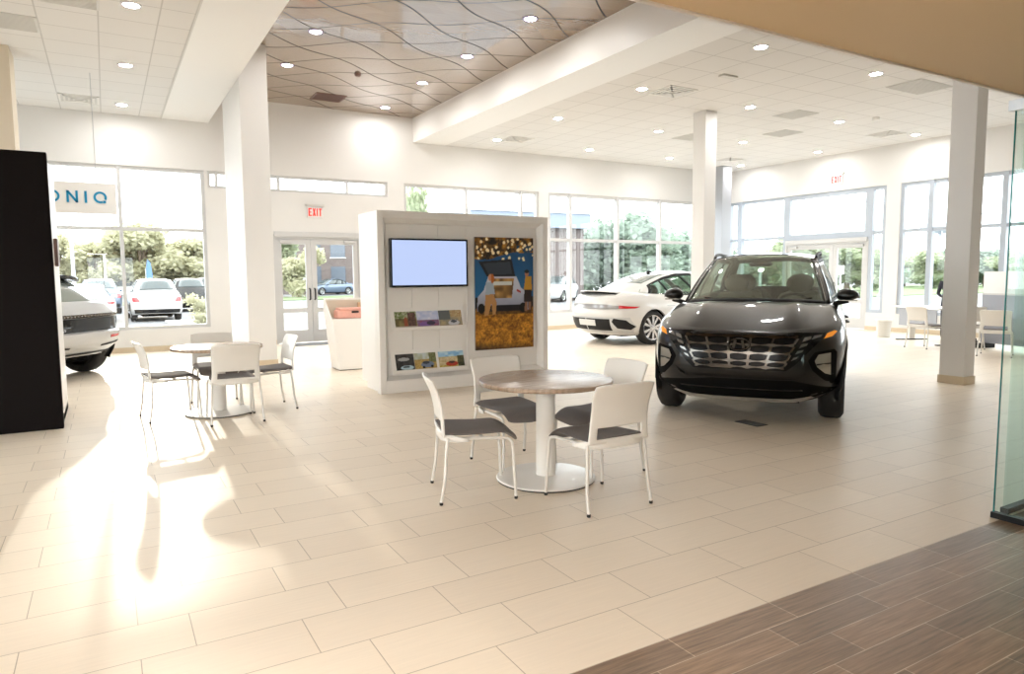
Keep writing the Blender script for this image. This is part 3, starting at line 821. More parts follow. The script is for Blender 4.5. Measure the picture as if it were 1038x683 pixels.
def leaf_fn(kind):
    def f(u, v):
        n = vn(u*9, v*7, kind); n2 = vn(u*24, v*18, kind+9)
        if kind == 0:
            c = mixc((.24, .22, .14), (.62, .56, .36), n)
            if v > .6: c = mixc((.80, .80, .74), (.35, .42, .20), n2*1.2)
            if inpoly(u, v, [(.40, .1), (.40, .55), (.5, .72), (.58, .55), (.56, .1)]): c = (.58, .30, .20)
            if .60 < u < .95 and .15 < v < .92: c = mixc((.22, .16, .15), (.48, .36, .32), n2)
            if v < .16: c = (.74, .70, .64)
        elif kind == 1:
            c = mixc((.86, .86, .92), (.66, .72, .86), n)
            if v < .5: c = mixc((.58, .30, .38), (.45, .42, .58), n2)
            if ell(u, v, .35, .22, .26, .16): c = (.50, .36, .62)
            if ell(u, v, .62, .30, .2, .12): c = (.24, .22, .30)
            if v < .12: c = (.80, .76, .74)
        elif kind == 2:
            c = mixc((.50, .50, .46), (.74, .66, .50), n)
            if v > .45 and u < .5: c = (.36, .38, .38)
            if v > .6 and u > .5: c = mixc((.62, .48, .30), (.78, .72, .58), n2)
            if ell(u, v, .62, .26, .24, .17): c = (.80, .80, .82)
            if ell(u, v, .62, .34, .14, .08): c = (.30, .32, .36)
            if v < .12: c = (.62, .52, .42)
        elif kind == 3:
            c = mixc((.10, .10, .11), (.26, .25, .25), n)
            if ell(u, v, .45, .70, .32, .10): c = (.66, .66, .66)
            if ell(u, v, .6, .22, .36, .13): c = (.70, .80, .84)
            if ell(u, v, .55, .26, .2, .05): c = (.18, .22, .25)
        elif kind == 4:
            c = mixc((.80, .84, .86), (.66, .68, .55), n)
            if v < .62: c = mixc((.62, .50, .28), (.78, .68, .42), n2)
            if u > .68 and v > .45: c = mixc((.36, .38, .22), (.55, .56, .40), n2)
            if ell(u, v, .58, .33, .3, .18): c = (.44, .50, .60)
            if ell(u, v, .52, .44, .16, .09): c = (.20, .24, .30)
            if ell(u, v, .40, .17, .06, .08) or ell(u, v, .78, .20, .06, .08): c = (.08, .08, .09)
        else:
            c = mixc((.36, .62, .84), (.74, .86, .92), n+.2)
            if v < .68: c = mixc((.70, .62, .44), (.86, .80, .66), n2)
            if v < .2: c = mixc((.66, .58, .22), (.82, .76, .42), n2)
            if u > .74 and v < .72: c = mixc((.14, .16, .10), (.42, .40, .26), n2)
            if ell(u, v, .50, .27, .24, .15): c = (.72, .24, .16)
            if ell(u, v, .50, .36, .13, .07): c = (.28, .14, .12)
        return c
    return f
def leaflet(kind, x0, w, zb, label, cat='leaflet'):
    zz = zb+.028; tilt = Vector((0, .088, .27)).normalized()
    o = printed('leaflet', (x0, 8.12+.0+.0025, zz-.02), (1, 0, 0), tilt, w, .225, leaf_fn(kind), 48, 34, thick=.002)
    o.location = (0, -.006, .002)
    tag(o, label, cat, 'leaflets in the display wall holders'); return o
leaflet(0, 3.075, .29, .785, 'leaflet with a brown street scene, left end of the upper shelf')
leaflet(1, 3.368, .30, .785, 'leaflet with pink and violet picture, middle of upper shelf')
leaflet(2, 3.672, .325, .785, 'leaflet with silver car on a grey road, right end of upper shelf')
leaflet(3, 3.075, .245, .25, 'dark leaflet with two pale cars, left end of the lower shelf')
leaflet(4, 3.325, .30, .25, 'leaflet with a blue grey car on straw, middle of lower shelf')
leaflet(5, 3.66, .36, .25, 'leaflet with red car under a blue sky, right end of lower shelf')

# ------------------------------------------------------------------ white bin unit with coral box
bu = empty('bin_cabinet', (2.98, 10.52, 0)); tag(bu, 'white tapering bin cabinet with an open top beside the display wall', 'cabinet')
b = MB()
b.prism([(.07, .012), (.60, .012), (.66, .80), (-.02, .80)], lambda a, z, d: (a, d, z), 0, .45)
b.build('body', M['whitelaminate'], bu, smooth=False, bevel=.004)
b = MB(); b.box(-.03, .67, .40, .45, .80, 1.11)
for x in (-.035, .655): b.prism([(.0, .79), (.40, .79), (.40, 1.105)], lambda y, z, d: (d, y, z), x, x+.02)
b.build('hood', M['whitelaminate'], bu, smooth=False, bevel=.003)
MB().box(-.01, .65, .385, .40, .81, 1.08).build('backing', M['cream_paint'], bu, smooth=False)
MB().box(.09, .58, .03, .42, 0, .012).build('plinth', M['rubber'], bu, smooth=False)
bx_ = empty('coral_box', (3.27, 10.70, .802)); tag(bx_, 'coral pink box lying on top of the white bin cabinet', 'box')
MB().box(-.20, .22, -.10, .13, 0, .13).build('tray', M['pink'], bx_, smooth=False, bevel=.02)
MB().box(-.17, .24, -.11, .12, .125, .165).build('lid', M['pink'], bx_, smooth=False, bevel=.012)
MB().box(.02, .13, -.118, -.10, .085, .115).build('slot', M['dark'], bx_, smooth=False, bevel=.004)
tb_ = MB().box(0, .10, 0, .05, 0, .24).build('tan_folder', M['tan'], smooth=False, bevel=.004); tb_.location = (3.46, 10.80, .802)
tag(tb_, 'tan card folder standing behind the coral pink box', 'folder')

# ------------------------------------------------------------------ black kiosk at the left edge
kb = empty('black_kiosk', (-.425, 7.95, 0)); tag(kb, 'tall matt black kiosk standing at the far left edge of the room', 'kiosk')
MB().box(-1.15, 0, 0, .10, 0, 2.64).build('front_panel', M['black'], kb, smooth=False, bevel=.004)
MB().box(-1.13, -.012, .10, 1.25, .0, 2.60).build('body', M['whitelaminate'], kb, smooth=False, bevel=.006)
MB().box(-.012, .02, .50, .80, 1.58, 1.86).build('side_shelf', M['brownbox'], kb, smooth=False, bevel=.006)
MB().box(-1.13, -.012, .101, 1.25, 0, .08).build('plinth', M['trim'], kb, smooth=False)

M['winblue_'] = P('grey_outlet_plate', (.16, .16, .16), .4)
# floor box
fb_ = empty('floor_outlet', (5.37, 4.585, .0)); tag(fb_, 'small dark floor outlet cover in the tiles before the dark grey car', 'floor outlet')
MB().box(-.075, .075, -.14, .14, 0, .004).build('cover_frame', M['dark'], fb_, smooth=False)
MB().box(-.062, .062, -.127, .127, .003, .006).build('cover_plate', M['winblue_'], fb_, smooth=False)

# ------------------------------------------------------------------ far right working corner
chair(13.65, 7.50, -12, 'white chair standing left of the middle white desk by the right windows', 'chairs by the right windows')
chair(14.1, 7.05, 60, 'white chair partly hidden by the right column', 'chairs by the right windows')
chair(13.32, 6.12, 20, 'white chair just right of the right column before the grey panel', 'chairs by the right windows')
chair(13.5, 5.25, 20, 'white chair seen through the green edged glass screen', 'chairs by the right windows')
def desk(x, y, rz, label):
    d = empty('desk', (x, y, 0), R(rz))
    MB().box(-.75, .75, -.38, .38, .71, .74).build('desktop', M['whitelaminate'], d, smooth=False, bevel=.006)
    for s in (-1, 1):
        l = MB(); l.box(s*.66-.035, s*.66+.035, -.06, .06, .02, .71); l.build('leg', M['chairleg'], d, smooth=False, bevel=.006)
        MB().box(s*.66-.045, s*.66+.045, -.33, .33, 0, .022).build('foot_bar', M['dark'], d, smooth=False, bevel=.006)
    MB().box(-.62, .62, .30, .32, .33, .70).build('modesty_panel', M['grey_panel'], d, smooth=False)
    return tag(d, label, 'desk', 'white desks by the right windows')
desk(14.75, 8.0, 62, 'white desk between the white chair and the right column')
desk(14.9, 4.55, 62, 'white desk behind the chair seen through the glass screen')
pp_ = empty('partition_panel', (14.3, 6.15, 0), R(72)); tag(pp_, 'low blue grey partition panel beside the right column', 'partition')
MB().box(-.85, .85, -.02, .02, .10, 1.02).build('panel', M['grey_panel'], pp_, smooth=False, bevel=.005)
MB().box(-.85, .85, -.025, .025, 1.02, 1.05).build('top_rail', M['al'], pp_, smooth=False)
for s in (-1, 1): MB().box(s*.75-.03, s*.75+.03, -.2, .2, 0, .10).build('foot', M['dark'], pp_, smooth=False, bevel=.006)
MB().box(-.85, .85, -.006, .006, 1.05, 1.46).build('frosted_screen', P('frosted_acrylic', (.78, .80, .80), .4), pp_, smooth=False)
oc = empty('swivel_chair', (15.45, 7.75, 0), R(120)); tag(oc, 'dark swivel chair on a five star base behind the right column', 'chair')
MB().box(-.23, .23, -.22, .22, .46, .53).build('seat', M['fabric'], oc, bevel=.025)
MB().box(-.21, .21, -.26, -.21, .62, 1.0).build('backrest', M['fabric'], oc, bevel=.02)
MB().tube([(0, -.2, .48), (0, -.27, .56), (0, -.27, .7)], .018).build('back_support', M['dark'], oc)
MB().tube([(0, 0, .08), (0, 0, .46)], .028).build('gas_column', M['dark'], oc)
st = MB()
for k in range(5):
    a = 2*PI*k/5; st.tube([(0, 0, .12), (.3*math.cos(a), .3*math.sin(a), .075)], [.025, .016])
st.build('star_base', M['dark'], oc)
for k in range(5):
    a = 2*PI*k/5
    MB().lathe([(.0, -.018), (.024, -.018), (.028, -.01), (.028, .01), (.024, .018), (0, .018)], 14, mat=Matrix.Translation((.3*math.cos(a), .3*math.sin(a), .028)) @ Matrix.Rotation(a, 4, 'Z') @ Matrix.Rotation(PI/2, 4, 'X')).build('caster', M['rubber'], oc)
wbn = empty('waste_bin', (15.2, 9.3, 0), R(20)); tag(wbn, 'small grey waste bin on the floor by the right window wall', 'bin')
b = MB(); b.lathe([(0, .0), (.13, 0), (.165, .36), (.172, .36), (.172, .37), (.155, .37), (.125, .02), (0, .02)], 28); b.build('bin_body', M['vent'], wbn)
b = MB(); b.lathe([(.172, .365), (.178, .37), (.178, .40), (.165, .405), (.160, .37)], 28); b.build('bin_liner', M['paper'], wbn)
# ------------------------------------------------------------------ cars (local: +x forward, y left, z up, origin on the ground mid wheelbase)
def paint(name, col, metal=.0, rough=.3, coat=1.):
    return P(name, col, rough, metal, coat, .5)
M['paint_grey'] = P('dark_grey_paint', (.007, .0068, .0066), .38, .1, 1., .2); M['paint_grey'].node_tree.nodes['Principled BSDF'].inputs['Coat IOR'].default_value = 1.4
M['paint_white'] = paint('pearl_white_paint', (.70, .69, .67), .0, .35)
M['paint_silver'] = paint('silver_white_paint', (.55, .56, .57), .25, .32)
M['chrome'] = P('dark_chrome', (.13, .12, .108), .16, 1.)
M['chrome_light'] = P('satin_silver', (.50, .48, .45), .3, .25)
M['tyre'] = P('tyre_rubber', (.016, .015, .015), .65)
M['rim'] = P('machined_rim', (.62, .62, .63), .25, .9)
M['rimdark'] = P('rim_pocket', (.03, .03, .032), .4)
M['carglass'] = glass_mat('car_glass', (.78, .86, .82), .08, .5)
M['carglass_dark'] = P('tinted_car_glass', (.05, .065, .065), .05, coat=.5)
M['pale_glass'] = P('pale_green_glass', (.20, .24, .22), .06, 0, 1.)
M['windscreen'] = glass_mat('windscreen_glass', (.87, .92, .85), .13, .55)
M['lamp_clear'] = P('headlamp_lens', (.36, .34, .30), .12, .4, 1.)
M['lamp_smoked'] = P('smoked_lamp_lens', (.16, .155, .145), .12, .5, 1.)
M['amber'] = P('amber_lens', (.85, .27, .02), .2, emit=(1, .35, .02), estr=.25)
M['tail_strip'] = P('grey_tail_strip', (.30, .29, .29), .2, .3, .5)
M['tail_red'] = P('red_tail_lens', (.55, .02, .025), .15, coat=.6)
M['seatcloth'] = P('dark_seat_cloth', (.13, .12, .105), .8, noise=.2, nscale=80)
M['plate'] = P('number_plate', (.72, .72, .70), .4)
M['grille_black'] = P('grille_black', (.006, .006, .006), .25, spec=.2)
M['liner'] = P('wheel_arch_black', (.006, .006, .006), .8, spec=.05)

class Car:
    def __init__(s, sp): s.__dict__.update(sp)
    def wv(s, v): return sm(v, s.WV)
    def fv(s, v): return sm(v, s.FV)
    def rv(s, v): return sm(v, s.RV)
    def zz(s, v, xn): return lerp(pl(xn, s.ZB), sm(xn, s.ZT), v)
    def F(s, t, v):
        A = s.AF; X = s.fv(v); W = s.wv(v); c, si = max(math.cos(t), 0), max(math.sin(t), 0)
        cx = c**(2/s.nF); xn = s.X1-A+A*cx
        return (X-A+A*cx, W*si**(2/s.mF), s.zz(v, xn))
    def Rr(s, t, v):
        A = s.AR; X = s.rv(v); W = s.wv(v); c, si = max(math.cos(t), 0), max(math.sin(t), 0)
        cx = c**(2/s.nR); xn = s.X0+A-A*cx
        return (X+A-A*cx, W*si**(2/s.mR), s.zz(v, xn))
    def S(s, xn, v):
        a = s.X0+s.AR; b = s.X1-s.AF; k = (xn-a)/(b-a)
        return (lerp(s.rv(v)+s.AR, s.fv(v)-s.AF, k), s.wv(v), s.zz(v, xn))
    def inv_front(s, y, z):
        t = math.asin(min(1, abs(y)/s.W)**(s.mF/2)); v = .5
        for _ in range(12):
            xn = s.X1-s.AF+s.AF*max(0, math.cos(t))**(2/s.nF)
            zb, zt = pl(xn, s.ZB), sm(xn, s.ZT)
            v = max(0, min(1, (z-zb)/(zt-zb))); W = s.wv(v)
            t = math.asin(min(1, abs(y)/W)**(s.mF/2))
        return t, v
    def front_pt(s, y, z, off=0):
        t, v = s.inv_front(y, z); p = s.F(t, v)
        nx, ny = math.cos(t), math.sin(t)*(1 if y >= 0 else -1)
        k = min(1, abs(math.sin(t)))**3
        return (p[0]+off*(1-k*.6), (p[1] if y >= 0 else -p[1])+off*ny*k, z)
    def rear_pt(s, y, z, off=0):
        t = .5; v = .5
        for _ in range(12):
            xn = s.X0+s.AR-s.AR*max(0, math.cos(t))**(2/s.nR)
            zb, zt = pl(xn, s.ZB), sm(xn, s.ZT)
            v = max(0, min(1, (z-zb)/(zt-zb))); W = s.wv(v)
            t = math.asin(min(1, abs(y)/W)**(s.mR/2))
        p = s.Rr(t, v); k = min(1, abs(math.sin(t)))**3; sg = 1 if y >= 0 else -1
        return (p[0]-off*(1-k*.6), (p[1]+off*k)*sg, z)
    def side_y(s, x, z):
        zb, zt = pl(x, s.ZB), sm(x, s.ZT); return s.wv(max(0, min(1, (z-zb)/(zt-zb))))

def mirror_add(mb, vs, fs, mi=0):
    mb.add(vs, fs, mi); mb.add([(x, -y, z) for x, y, z in vs], [f[::-1] for f in fs], mi)
def gridpts(fn, nu, nv): return [fn(i/nu, j/nv) for j in range(nv+1) for i in range(nu+1)]
def gridfs(nu, nv): return [(j*(nu+1)+i, j*(nu+1)+i+1, (j+1)*(nu+1)+i+1, (j+1)*(nu+1)+i) for j in range(nv) for i in range(nu)]

def surf_patch(name, poly, fn, off, thick, mat, parent, cuts=2, bevel=0):
    """outline poly in a 2D plane laid on a curved surface fn(a,b,off), given a real thickness"""
    bm = bmesh.new()
    pts = []
    n = len(poly)
    for i in range(n):
        p, q = poly[i], poly[(i+1) % n]; L = math.hypot(q[0]-p[0], q[1]-p[1]); k = max(1, int(L/.06))
        for j in range(k): pts.append((lerp(p[0], q[0], j/k), lerp(p[1], q[1], j/k), 0))
    f = bm.faces.new([bm.verts.new(p) for p in pts])
    bmesh.ops.triangulate(bm, faces=[f])
    for _ in range(4):
        es = [e for e in bm.edges if e.calc_length() > .075 and not e.is_boundary]
        if not es: break
        bmesh.ops.subdivide_edges(bm, edges=es, cuts=1)
        bmesh.ops.triangulate(bm, faces=[f for f in bm.faces if len(f.verts) > 3])
    bm.normal_update()
    ca = sum(f.normal.z*f.calc_area() for f in bm.faces)
    ext = bmesh.ops.extrude_face_region(bm, geom=list(bm.faces))
    top = {v for v in ext['geom'] if isinstance(v, bmesh.types.BMVert)}
    for v in bm.verts:
        a, b = v.co.x, v.co.y; v.co = fn(a, b, off if v in top else off-thick)
    bmesh.ops.recalc_face_normals(bm, faces=bm.faces)
    for f in bm.faces: f.smooth = True
    for e in bm.edges: e.smooth = not (len(e.link_faces) == 2 and e.calc_face_angle(0) > R(35))
    me = bpy.data.meshes.new(name); bm.to_mesh(me); bm.free(); me.materials.append(mat)
    o = bpy.data.objects.new(name, me); C.objects.link(o)
    if parent is not None: o.parent = parent
    return o
def multi_patch(name, polys, fn, off, thick, mat, parent):
    """several outlines that belong to ONE part"""
    os_ = [surf_patch(name, p, fn, off, thick, mat, None) for p in polys]
    bm = bmesh.new()
    for o in os_: bm.from_mesh(o.data)
    me = bpy.data.meshes.new(name); bm.to_mesh(me); bm.free(); me.materials.append(mat)
    for o in os_:
        d = o.data; bpy.data.objects.remove(o); bpy.data.meshes.remove(d)
    o = bpy.data.objects.new(name, me); C.objects.link(o); o.parent = parent
    return o
def mir(poly): return [(-a, b) for a, b in poly][::-1]

def wheel(parent, x, y, r, w, rimr, style, hi=True):
    sgn = 1 if y > 0 else -1; n = 40 if hi else 20
    T = Matrix.Translation((x, y, r)) @ Matrix.Rotation(-PI/2*sgn, 4, 'X')     # local z -> outwards
    h = w/2
    t = MB(); t.lathe([(rimr, -h+.01), (rimr+.02, -h), (r-.05, -h), (r-.012, -h+.025), (r, -h+.06), (r, h-.06), (r-.012, h-.025), (r-.05, h), (rimr+.02, h), (rimr, h-.015), (rimr-.01, h-.04), (rimr-.01, -h+.03), (rimr, -h+.01)], n, mat=T)
    if hi:
        g = MB()
    wo = t.build('wheel', M['tyre'], parent)
    d = MB(); d.lathe([(0, h-.085), (rimr-.008, h-.085), (rimr-.008, -.02)], n, mat=T); d.build('rim_pocket', M['rimdark'], wo)
    s = MB(); s.lathe([(rimr-.022, h-.028), (rimr-.002, h-.012), (rimr+.004, h-.018), (rimr-.006, h-.06)], n, mat=T)
    k = {'star': 10, 'turbine': 5}.get(style, 10)
    for i in range(k if style != 'turbine' else 10):
        if style == 'turbine':
            a = 2*PI*(i//2)/5+(.17 if i % 2 else -.17); w0, w1 = .020, .030; a2 = a+(.10 if i % 2 else -.10)
        else:
            a = 2*PI*i/k; w0, w1 = .016, .026; a2 = a
        ca, sa, cb, sb = math.cos(a), math.sin(a), math.cos(a2), math.sin(a2)
        p0 = (.045*ca, .045*sa); p1 = ((rimr-.012)*cb, (rimr-.012)*sb)
        poly = [(p0[0]-sa*w0, p0[1]+ca*w0), (p0[0]+sa*w0, p0[1]-ca*w0), (p1[0]+sb*w1, p1[1]-cb*w1), (p1[0]-sb*w1, p1[1]+cb*w1)]
        s.prism(poly, lambda a_, b_, d_: tuple(T @ Vector((a_, b_, d_))), h-.06, h-.026)
    s.lathe([(0, h-.018), (.05, h-.02), (.066, h-.034), (.066, h-.06)], 20, mat=T)
    s.build('rim', M['rim'], wo, recalc=True)
    return wo

def build_car(root, sp, pm, glass, hi=True, wheel_style='star', dark_pillars=False, roof_mat=None, trimmat='dark'):
    c = Car(sp); Pm = M[pm]
    nF, nS, nR, nv = (16, 64, 14, 20) if hi else (8, 30, 7, 9)
    # lower shell -----------------------------------------------------------
    xs0, xs1 = c.X1-c.AF, c.X0+c.AR
    cols = [('F', PI/2*(i/nF)**.9) for i in range(nF)]+[('S', lerp(xs0, xs1, i/nS)) for i in range(nS+1)]+[('R', PI/2*(1-i/nR)**.9) for i in range(1, nR+1)]
    def cp(col, v):
        k, q = col
        return c.F(q, v) if k == 'F' else c.Rr(q, v) if k == 'R' else c.S(q, v)
    nc = len(cols); vs = [cp(col, j/nv) for j in range(nv+1) for col in cols]
    fs = []; Ra = c.RA
    for j in range(nv):
        for i in range(nc-1):
            q = (j*nc+i, j*nc+i+1, (j+1)*nc+i+1, (j+1)*nc+i)
            mx = sum(vs[k][0] for k in q)/4; mz = sum(vs[k][2] for k in q)/4; my = sum(vs[k][1] for k in q)/4
            if my > .6*c.W and any((mx-ax)**2+(mz-c.TR)**2 < Ra**2 for ax in c.AX): continue
            fs.append(q)
    # pull the ragged edge of the wheel openings onto the arch circle
    cnt = {}
    for f in fs:
        for k in range(4):
            e = tuple(sorted((f[k], f[(k+1) % 4]))); cnt[e] = cnt.get(e, 0)+1
    for e, k in cnt.items():
        if k == 1:
            for i in e:
                x, y, z = vs[i]
                for ax in c.AX:
                    d = math.hypot(x-ax, z-c.TR)
                    if d < Ra*1.3 and y > .6*c.W and z > pl(x, c.ZB)+.01:
                        vs[i] = (ax+(x-ax)/d*Ra, y, c.TR+(z-c.TR)/d*Ra)
    b = MB(); mirror_add(b, vs, fs)
    # shoulder / deck strip --------------------------------------------------
    top = [cp(col, 1) for col in cols]
    kc = min(range(nc), key=lambda i: abs(top[i][0]-c.XA) if cols[i][0] == 'S' else 9e9)
    belt_end = c.BELT[-1][0]; rc = []
    def belt(x): return pl(x, c.BELT)
    kd = max(i for i in range(nc) if cols[i][0] == 'S' and top[i][0] >= belt_end) if any(cols[i][0] == 'S' and top[i][0] >= belt_end for i in range(nc)) else kc
    ye, ze = belt(belt_end)
    def rbase(s_):   # rear glass base, s_ 1 (corner) .. 0 (centre)
        return (c.XRB-(c.XRB-belt_end)*abs(s_)**2.2, ye*s_, c.ZRB+(ze-c.ZRB)*abs(s_)**2.2)
    base = []
    acc = [0.]
    for i in range(kd, nc-1): acc.append(acc[-1]+math.dist(top[i], top[i+1]))
    for i in range(kc, nc):
        if i <= kd:
            x = c.XA if i == kc else min(top[i][0], c.XA); y, z = belt(x); base.append((x, y, z))
        else: base.append(rbase(1-acc[i-kd]/acc[-1]))
    ns = 4; m = nc-kc
    sv = []
    for j in range(ns+1):
        for i in range(m):
            a, d = top[kc+i], base[i]; t = j/ns
            p = [lerp(a[k], d[k], t) for k in range(3)]
            dist = math.dist(a, d)
            p[2] += min(.05, .10*dist)*math.sin(PI*t)
            sv.append(tuple(p))
    mirror_add(b, sv, [(j*m+i, j*m+i+1, (j+1)*m+i+1, (j+1)*m+i) for j in range(ns) for i in range(m-1)])
    # greenhouse -------------------------------------------------------------
    XTC, XAT = c.XTC, c.XAT; xdt = c.TOP[-1][0]
    def topl(x): return pl(x, c.TOP)
    yat, zat = topl(XAT); ydt, zdt = topl(xdt)
    def roof(s_, u):
        a = abs(s_)
        xf = XTC-(XTC-XAT)*a**2.2; xr = c.XRT-(c.XRT-xdt)*a**2.2
        x = lerp(xf, xr, u); xe = lerp(XAT, xdt, u); y, z = topl(xe)
        return (x, y*s_, z+lerp(c.CR0, c.CR1, u)*(1-a**2.4))
    ya, za = belt(c.XA)
    def cowl(s_): a = abs(s_); return (c.XCW-(c.XCW-c.XA)*a**2.2, ya*s_, c.ZCW+(za-c.ZCW)*a**2.2)
    rf = MB(); g2 = 24 if hi else 8
    rf.grid(lambda u, v: roof(1-2*u, v), g2, g2)
    rf.build('roof', M[roof_mat] if roof_mat else Pm, root)
    if c.deckcols: pass
    # hood -------------------------------------------------------------------
    if hi or True:
        U = top[:kc+1]; acc2 = [0.]
        for i in range(kc): acc2.append(acc2[-1]+math.dist(U[i], U[i+1]))
        nr = 16 if hi else 5; hv = []
        for j in range(nr+1):
            r_ = j/nr
            for i in range(kc+1):
                s_ = acc2[i]/acc2[-1]; s2 = min(1, U[i][1]/ya/1.06) if False else s_
                cw = cowl(min(1, (U[i][1]/max(1e-6, U[kc][1]))**1.0*(1-.0))) if i < kc else cowl(1)
                a = U[i]; e = 1-(1-r_)**c.HE
                x = lerp(a[0], cw[0], r_); y = lerp(a[1], cw[1], r_); z = lerp(a[2], cw[2], e)
                yy = y/ya; z += c.HC*math.exp(-((yy-.58)/.13)**2)*math.sin(PI*min(1, r_*1.02))**.7
                hv.append((x, y, z))
        h = MB(); mirror_add(h, hv, [(j*(kc+1)+i, j*(kc+1)+i+1, (j+1)*(kc+1)+i+1, (j+1)*(kc+1)+i) for j in range(nr) for i in range(kc)])
        h.build('hood', Pm, root, angle=50)
    # windscreen
    nw = 20 if hi else 6
    def wsc(s_, v, o=0):
        a, d = cowl(s_), roof(s_, 0); t = v; bl = .03*math.sin(PI*t)*(1-.5*s_*s_)
        return tuple(lerp(a[k], d[k], t)+(bl*.5+o if k == 0 else bl+o if k == 2 else 0) for k in range(3))
    W_ = MB(); W_.grid(lambda u, v: wsc((1-2*u)*.955, .015+v*.965), nw, nw)
    W_.build('windscreen', M['windscreen'] if hi else M['carglass_dark'], root, solid=.004)
    k_ = MB(); k_.grid(lambda u, v: wsc((1-2*u)*.95, .0+v*.045, .003), nw, 2)
    if hi: k_.build('scuttle', M['dark'], root, solid=.004)
    # rear glass
    def rgl(s_, v, o=0):
        a, d = rbase(s_), roof(s_, 1); bl = c.RBL*math.sin(PI*v)
        return tuple(lerp(a[k], d[k], v)+(-bl*.6-o*.6 if k == 0 else bl+o if k == 2 else 0) for k in range(3))
    g0, g1 = c.RG
    rb_ = MB(); rb_.grid(lambda u, v: rgl(1-2*u, v), nw, nw)
    # body-coloured tailgate surround is the area outside the glass
    q = MB()
    def surround(s0, s1, v0, v1): q.grid(lambda u, v: rgl(lerp(s0, s1, u), lerp(v0, v1, v)), 12 if hi else 4, 8 if hi else 3)
    sg = c.RGS
    surround(1, sg, 0, 1); surround(-sg, -1, 0, 1)
    if g0 > 0: surround(sg, -sg, 0, g0)
    if g1 < 1: surround(sg, -sg, g1, 1)
    q.build('tailgate', Pm, root, angle=50)
    G = MB(); G.grid(lambda u, v: rgl(lerp(sg, -sg, u), lerp(g0, g1, v), .001), nw, nw)
    G.build('rear_window', M[glass] if hi else M['carglass_dark'], root, solid=.004)
    # sides
    def side(u, v, o=0):
        xb = lerp(c.XA, belt_end, u); xt = lerp(XAT, xdt, u)
        (y0, z0), (y1, z1) = belt(xb), topl(xt)
        return (lerp(xb, xt, v), lerp(y0, y1, v)+.022*math.sin(PI*v)+o, lerp(z0, z1, v))
    pil = MB(); trm = MB(); wins = []
    vb, vt = .05, .90
    for (kind, a0, a1, b0, b1) in c.SIDE:      # kind, u at bottom start/end, u at top start/end
        def seg(u, v, o=0, a0=a0, a1=a1, b0=b0, b1=b1): return side(lerp(lerp(a0, b0, v), lerp(a1, b1, v), u), v, o)
        nu = max(2, int((a1-a0)*(40 if hi else 10)))
        if kind == 'g':
            w = MB(); w.grid(lambda u, v: seg(u, lerp(vb, vt, v), -.004), nu, 8); wins.append(w)
            mirror_add(trm, gridpts(lambda u, v: seg(u, v*vb, .003), nu, 1), gridfs(nu, 1))
            mirror_add(trm, gridpts(lambda u, v: seg(u, lerp(vt, 1, v), .0), nu, 1), gridfs(nu, 1))
        else:
            t = pil if kind == 'p' else trm
            mirror_add(t, gridpts(lambda u, v: seg(u, v), nu, 8), gridfs(nu, 8))
    for nm, t, mm in (('side_pillars', pil, Pm), ('window_trim', trm, M[trimmat])):
        for sgn in (1, -1):
            q_ = MB(); [q_.add([t.v[i] for i in f], [tuple(range(len(f)))]) for f in t.f if sum(t.v[i][1] for i in f)*sgn > 0]
            q_.build(nm, mm, root, solid=.012)
    for w in wins:
        for sgn in (1, -1):
            w2 = MB(); w2.add([(x, y*sgn, z) for x, y, z in w.v], w.f)
            w2.build('side_window', M[glass] if hi else M['carglass_dark'], root, solid=.004)
    # front pillar tubes
    for sgn in (1, -1):
        A_ = MB(); A_.grid(lambda u, v: tuple(lerp(wsc(sgn*.925, v, .004)[k], (side(.02, v, .004)[0], side(.02, v, .004)[1]*sgn, side(.02, v, .004)[2])[k], u) for k in range(3)), 3, 14)
        A_.build('front_pillar', Pm, root, solid=.02)
    b.build('body', Pm, root, angle=42)
    # arches, liners, underside
    for ax in c.AX:
        for sgn in (1, -1):
            ar = MB(); ln = MB(); n = 36; pts = []
            a0, a1 = R(-18), R(198)
            for i in range(n+1):
                a = lerp(a0, a1, i/n)
                for k, rr in enumerate((Ra-.012, Ra-.006, Ra+c.ARW)):
                    x, z = ax+rr*math.cos(a), c.TR+rr*math.sin(a)
                    zb = pl(x, c.ZB)
                    y = c.side_y(min(max(x, xs1), xs0), max(z, zb))
                    if x > xs0: y = min(y, c.F(math.acos(min(1, ((x-xs0)/c.AF)**(c.nF/2))), .35)[1])
                    if x < xs1: y = min(y, c.Rr(math.acos(min(1, ((xs1-x)/c.AR)**(c.nR/2))), .35)[1])
                    pts.append((x, sgn*(y+(-.035, .008, .006)[k]), z))
            f3 = []
            for i in range(n):
                for k in range(2): f3.append((i*3+k, i*3+k+1, (i+1)*3+k+1, (i+1)*3+k))
            ar.add(pts, f3)
            lp = []
            for i in range(n+1):
                a = lerp(R(3), R(177), i/n)
                for yy in (c.W*.90, c.W*.55): lp.append((ax+(Ra+.008)*math.cos(a), sgn*yy, c.TR+(Ra+.008)*math.sin(a)))
            ln.add(lp, [(i*2, i*2+1, i*2+3, i*2+2) for i in range(n)])
            cx = [(ax+(Ra+.008)*math.cos(lerp(R(3), R(177), i/n)), sgn*c.W*.55, c.TR+(Ra+.008)*math.sin(lerp(R(3), R(177), i/n))) for i in range(n+1)]
            ln.add(cx, [tuple(range(n+1))])
            if hi: ar.build('wheel_arch', M[c.ARM], root, solid=.004)
            ln.build('arch_liner', M['liner'], root)
    ub = MB()
    zb = c.ZUB
    ub.box(c.X0+.50, c.X1-.45, -c.W*.56, c.W*.56, zb, zb+.06); ub.box(c.AX[1]+Ra, c.AX[0]-Ra, -c.W*.93, c.W*.93, zb+.02, zb+.08)
    ub.build('underbody', M['liner'], root, smooth=False)
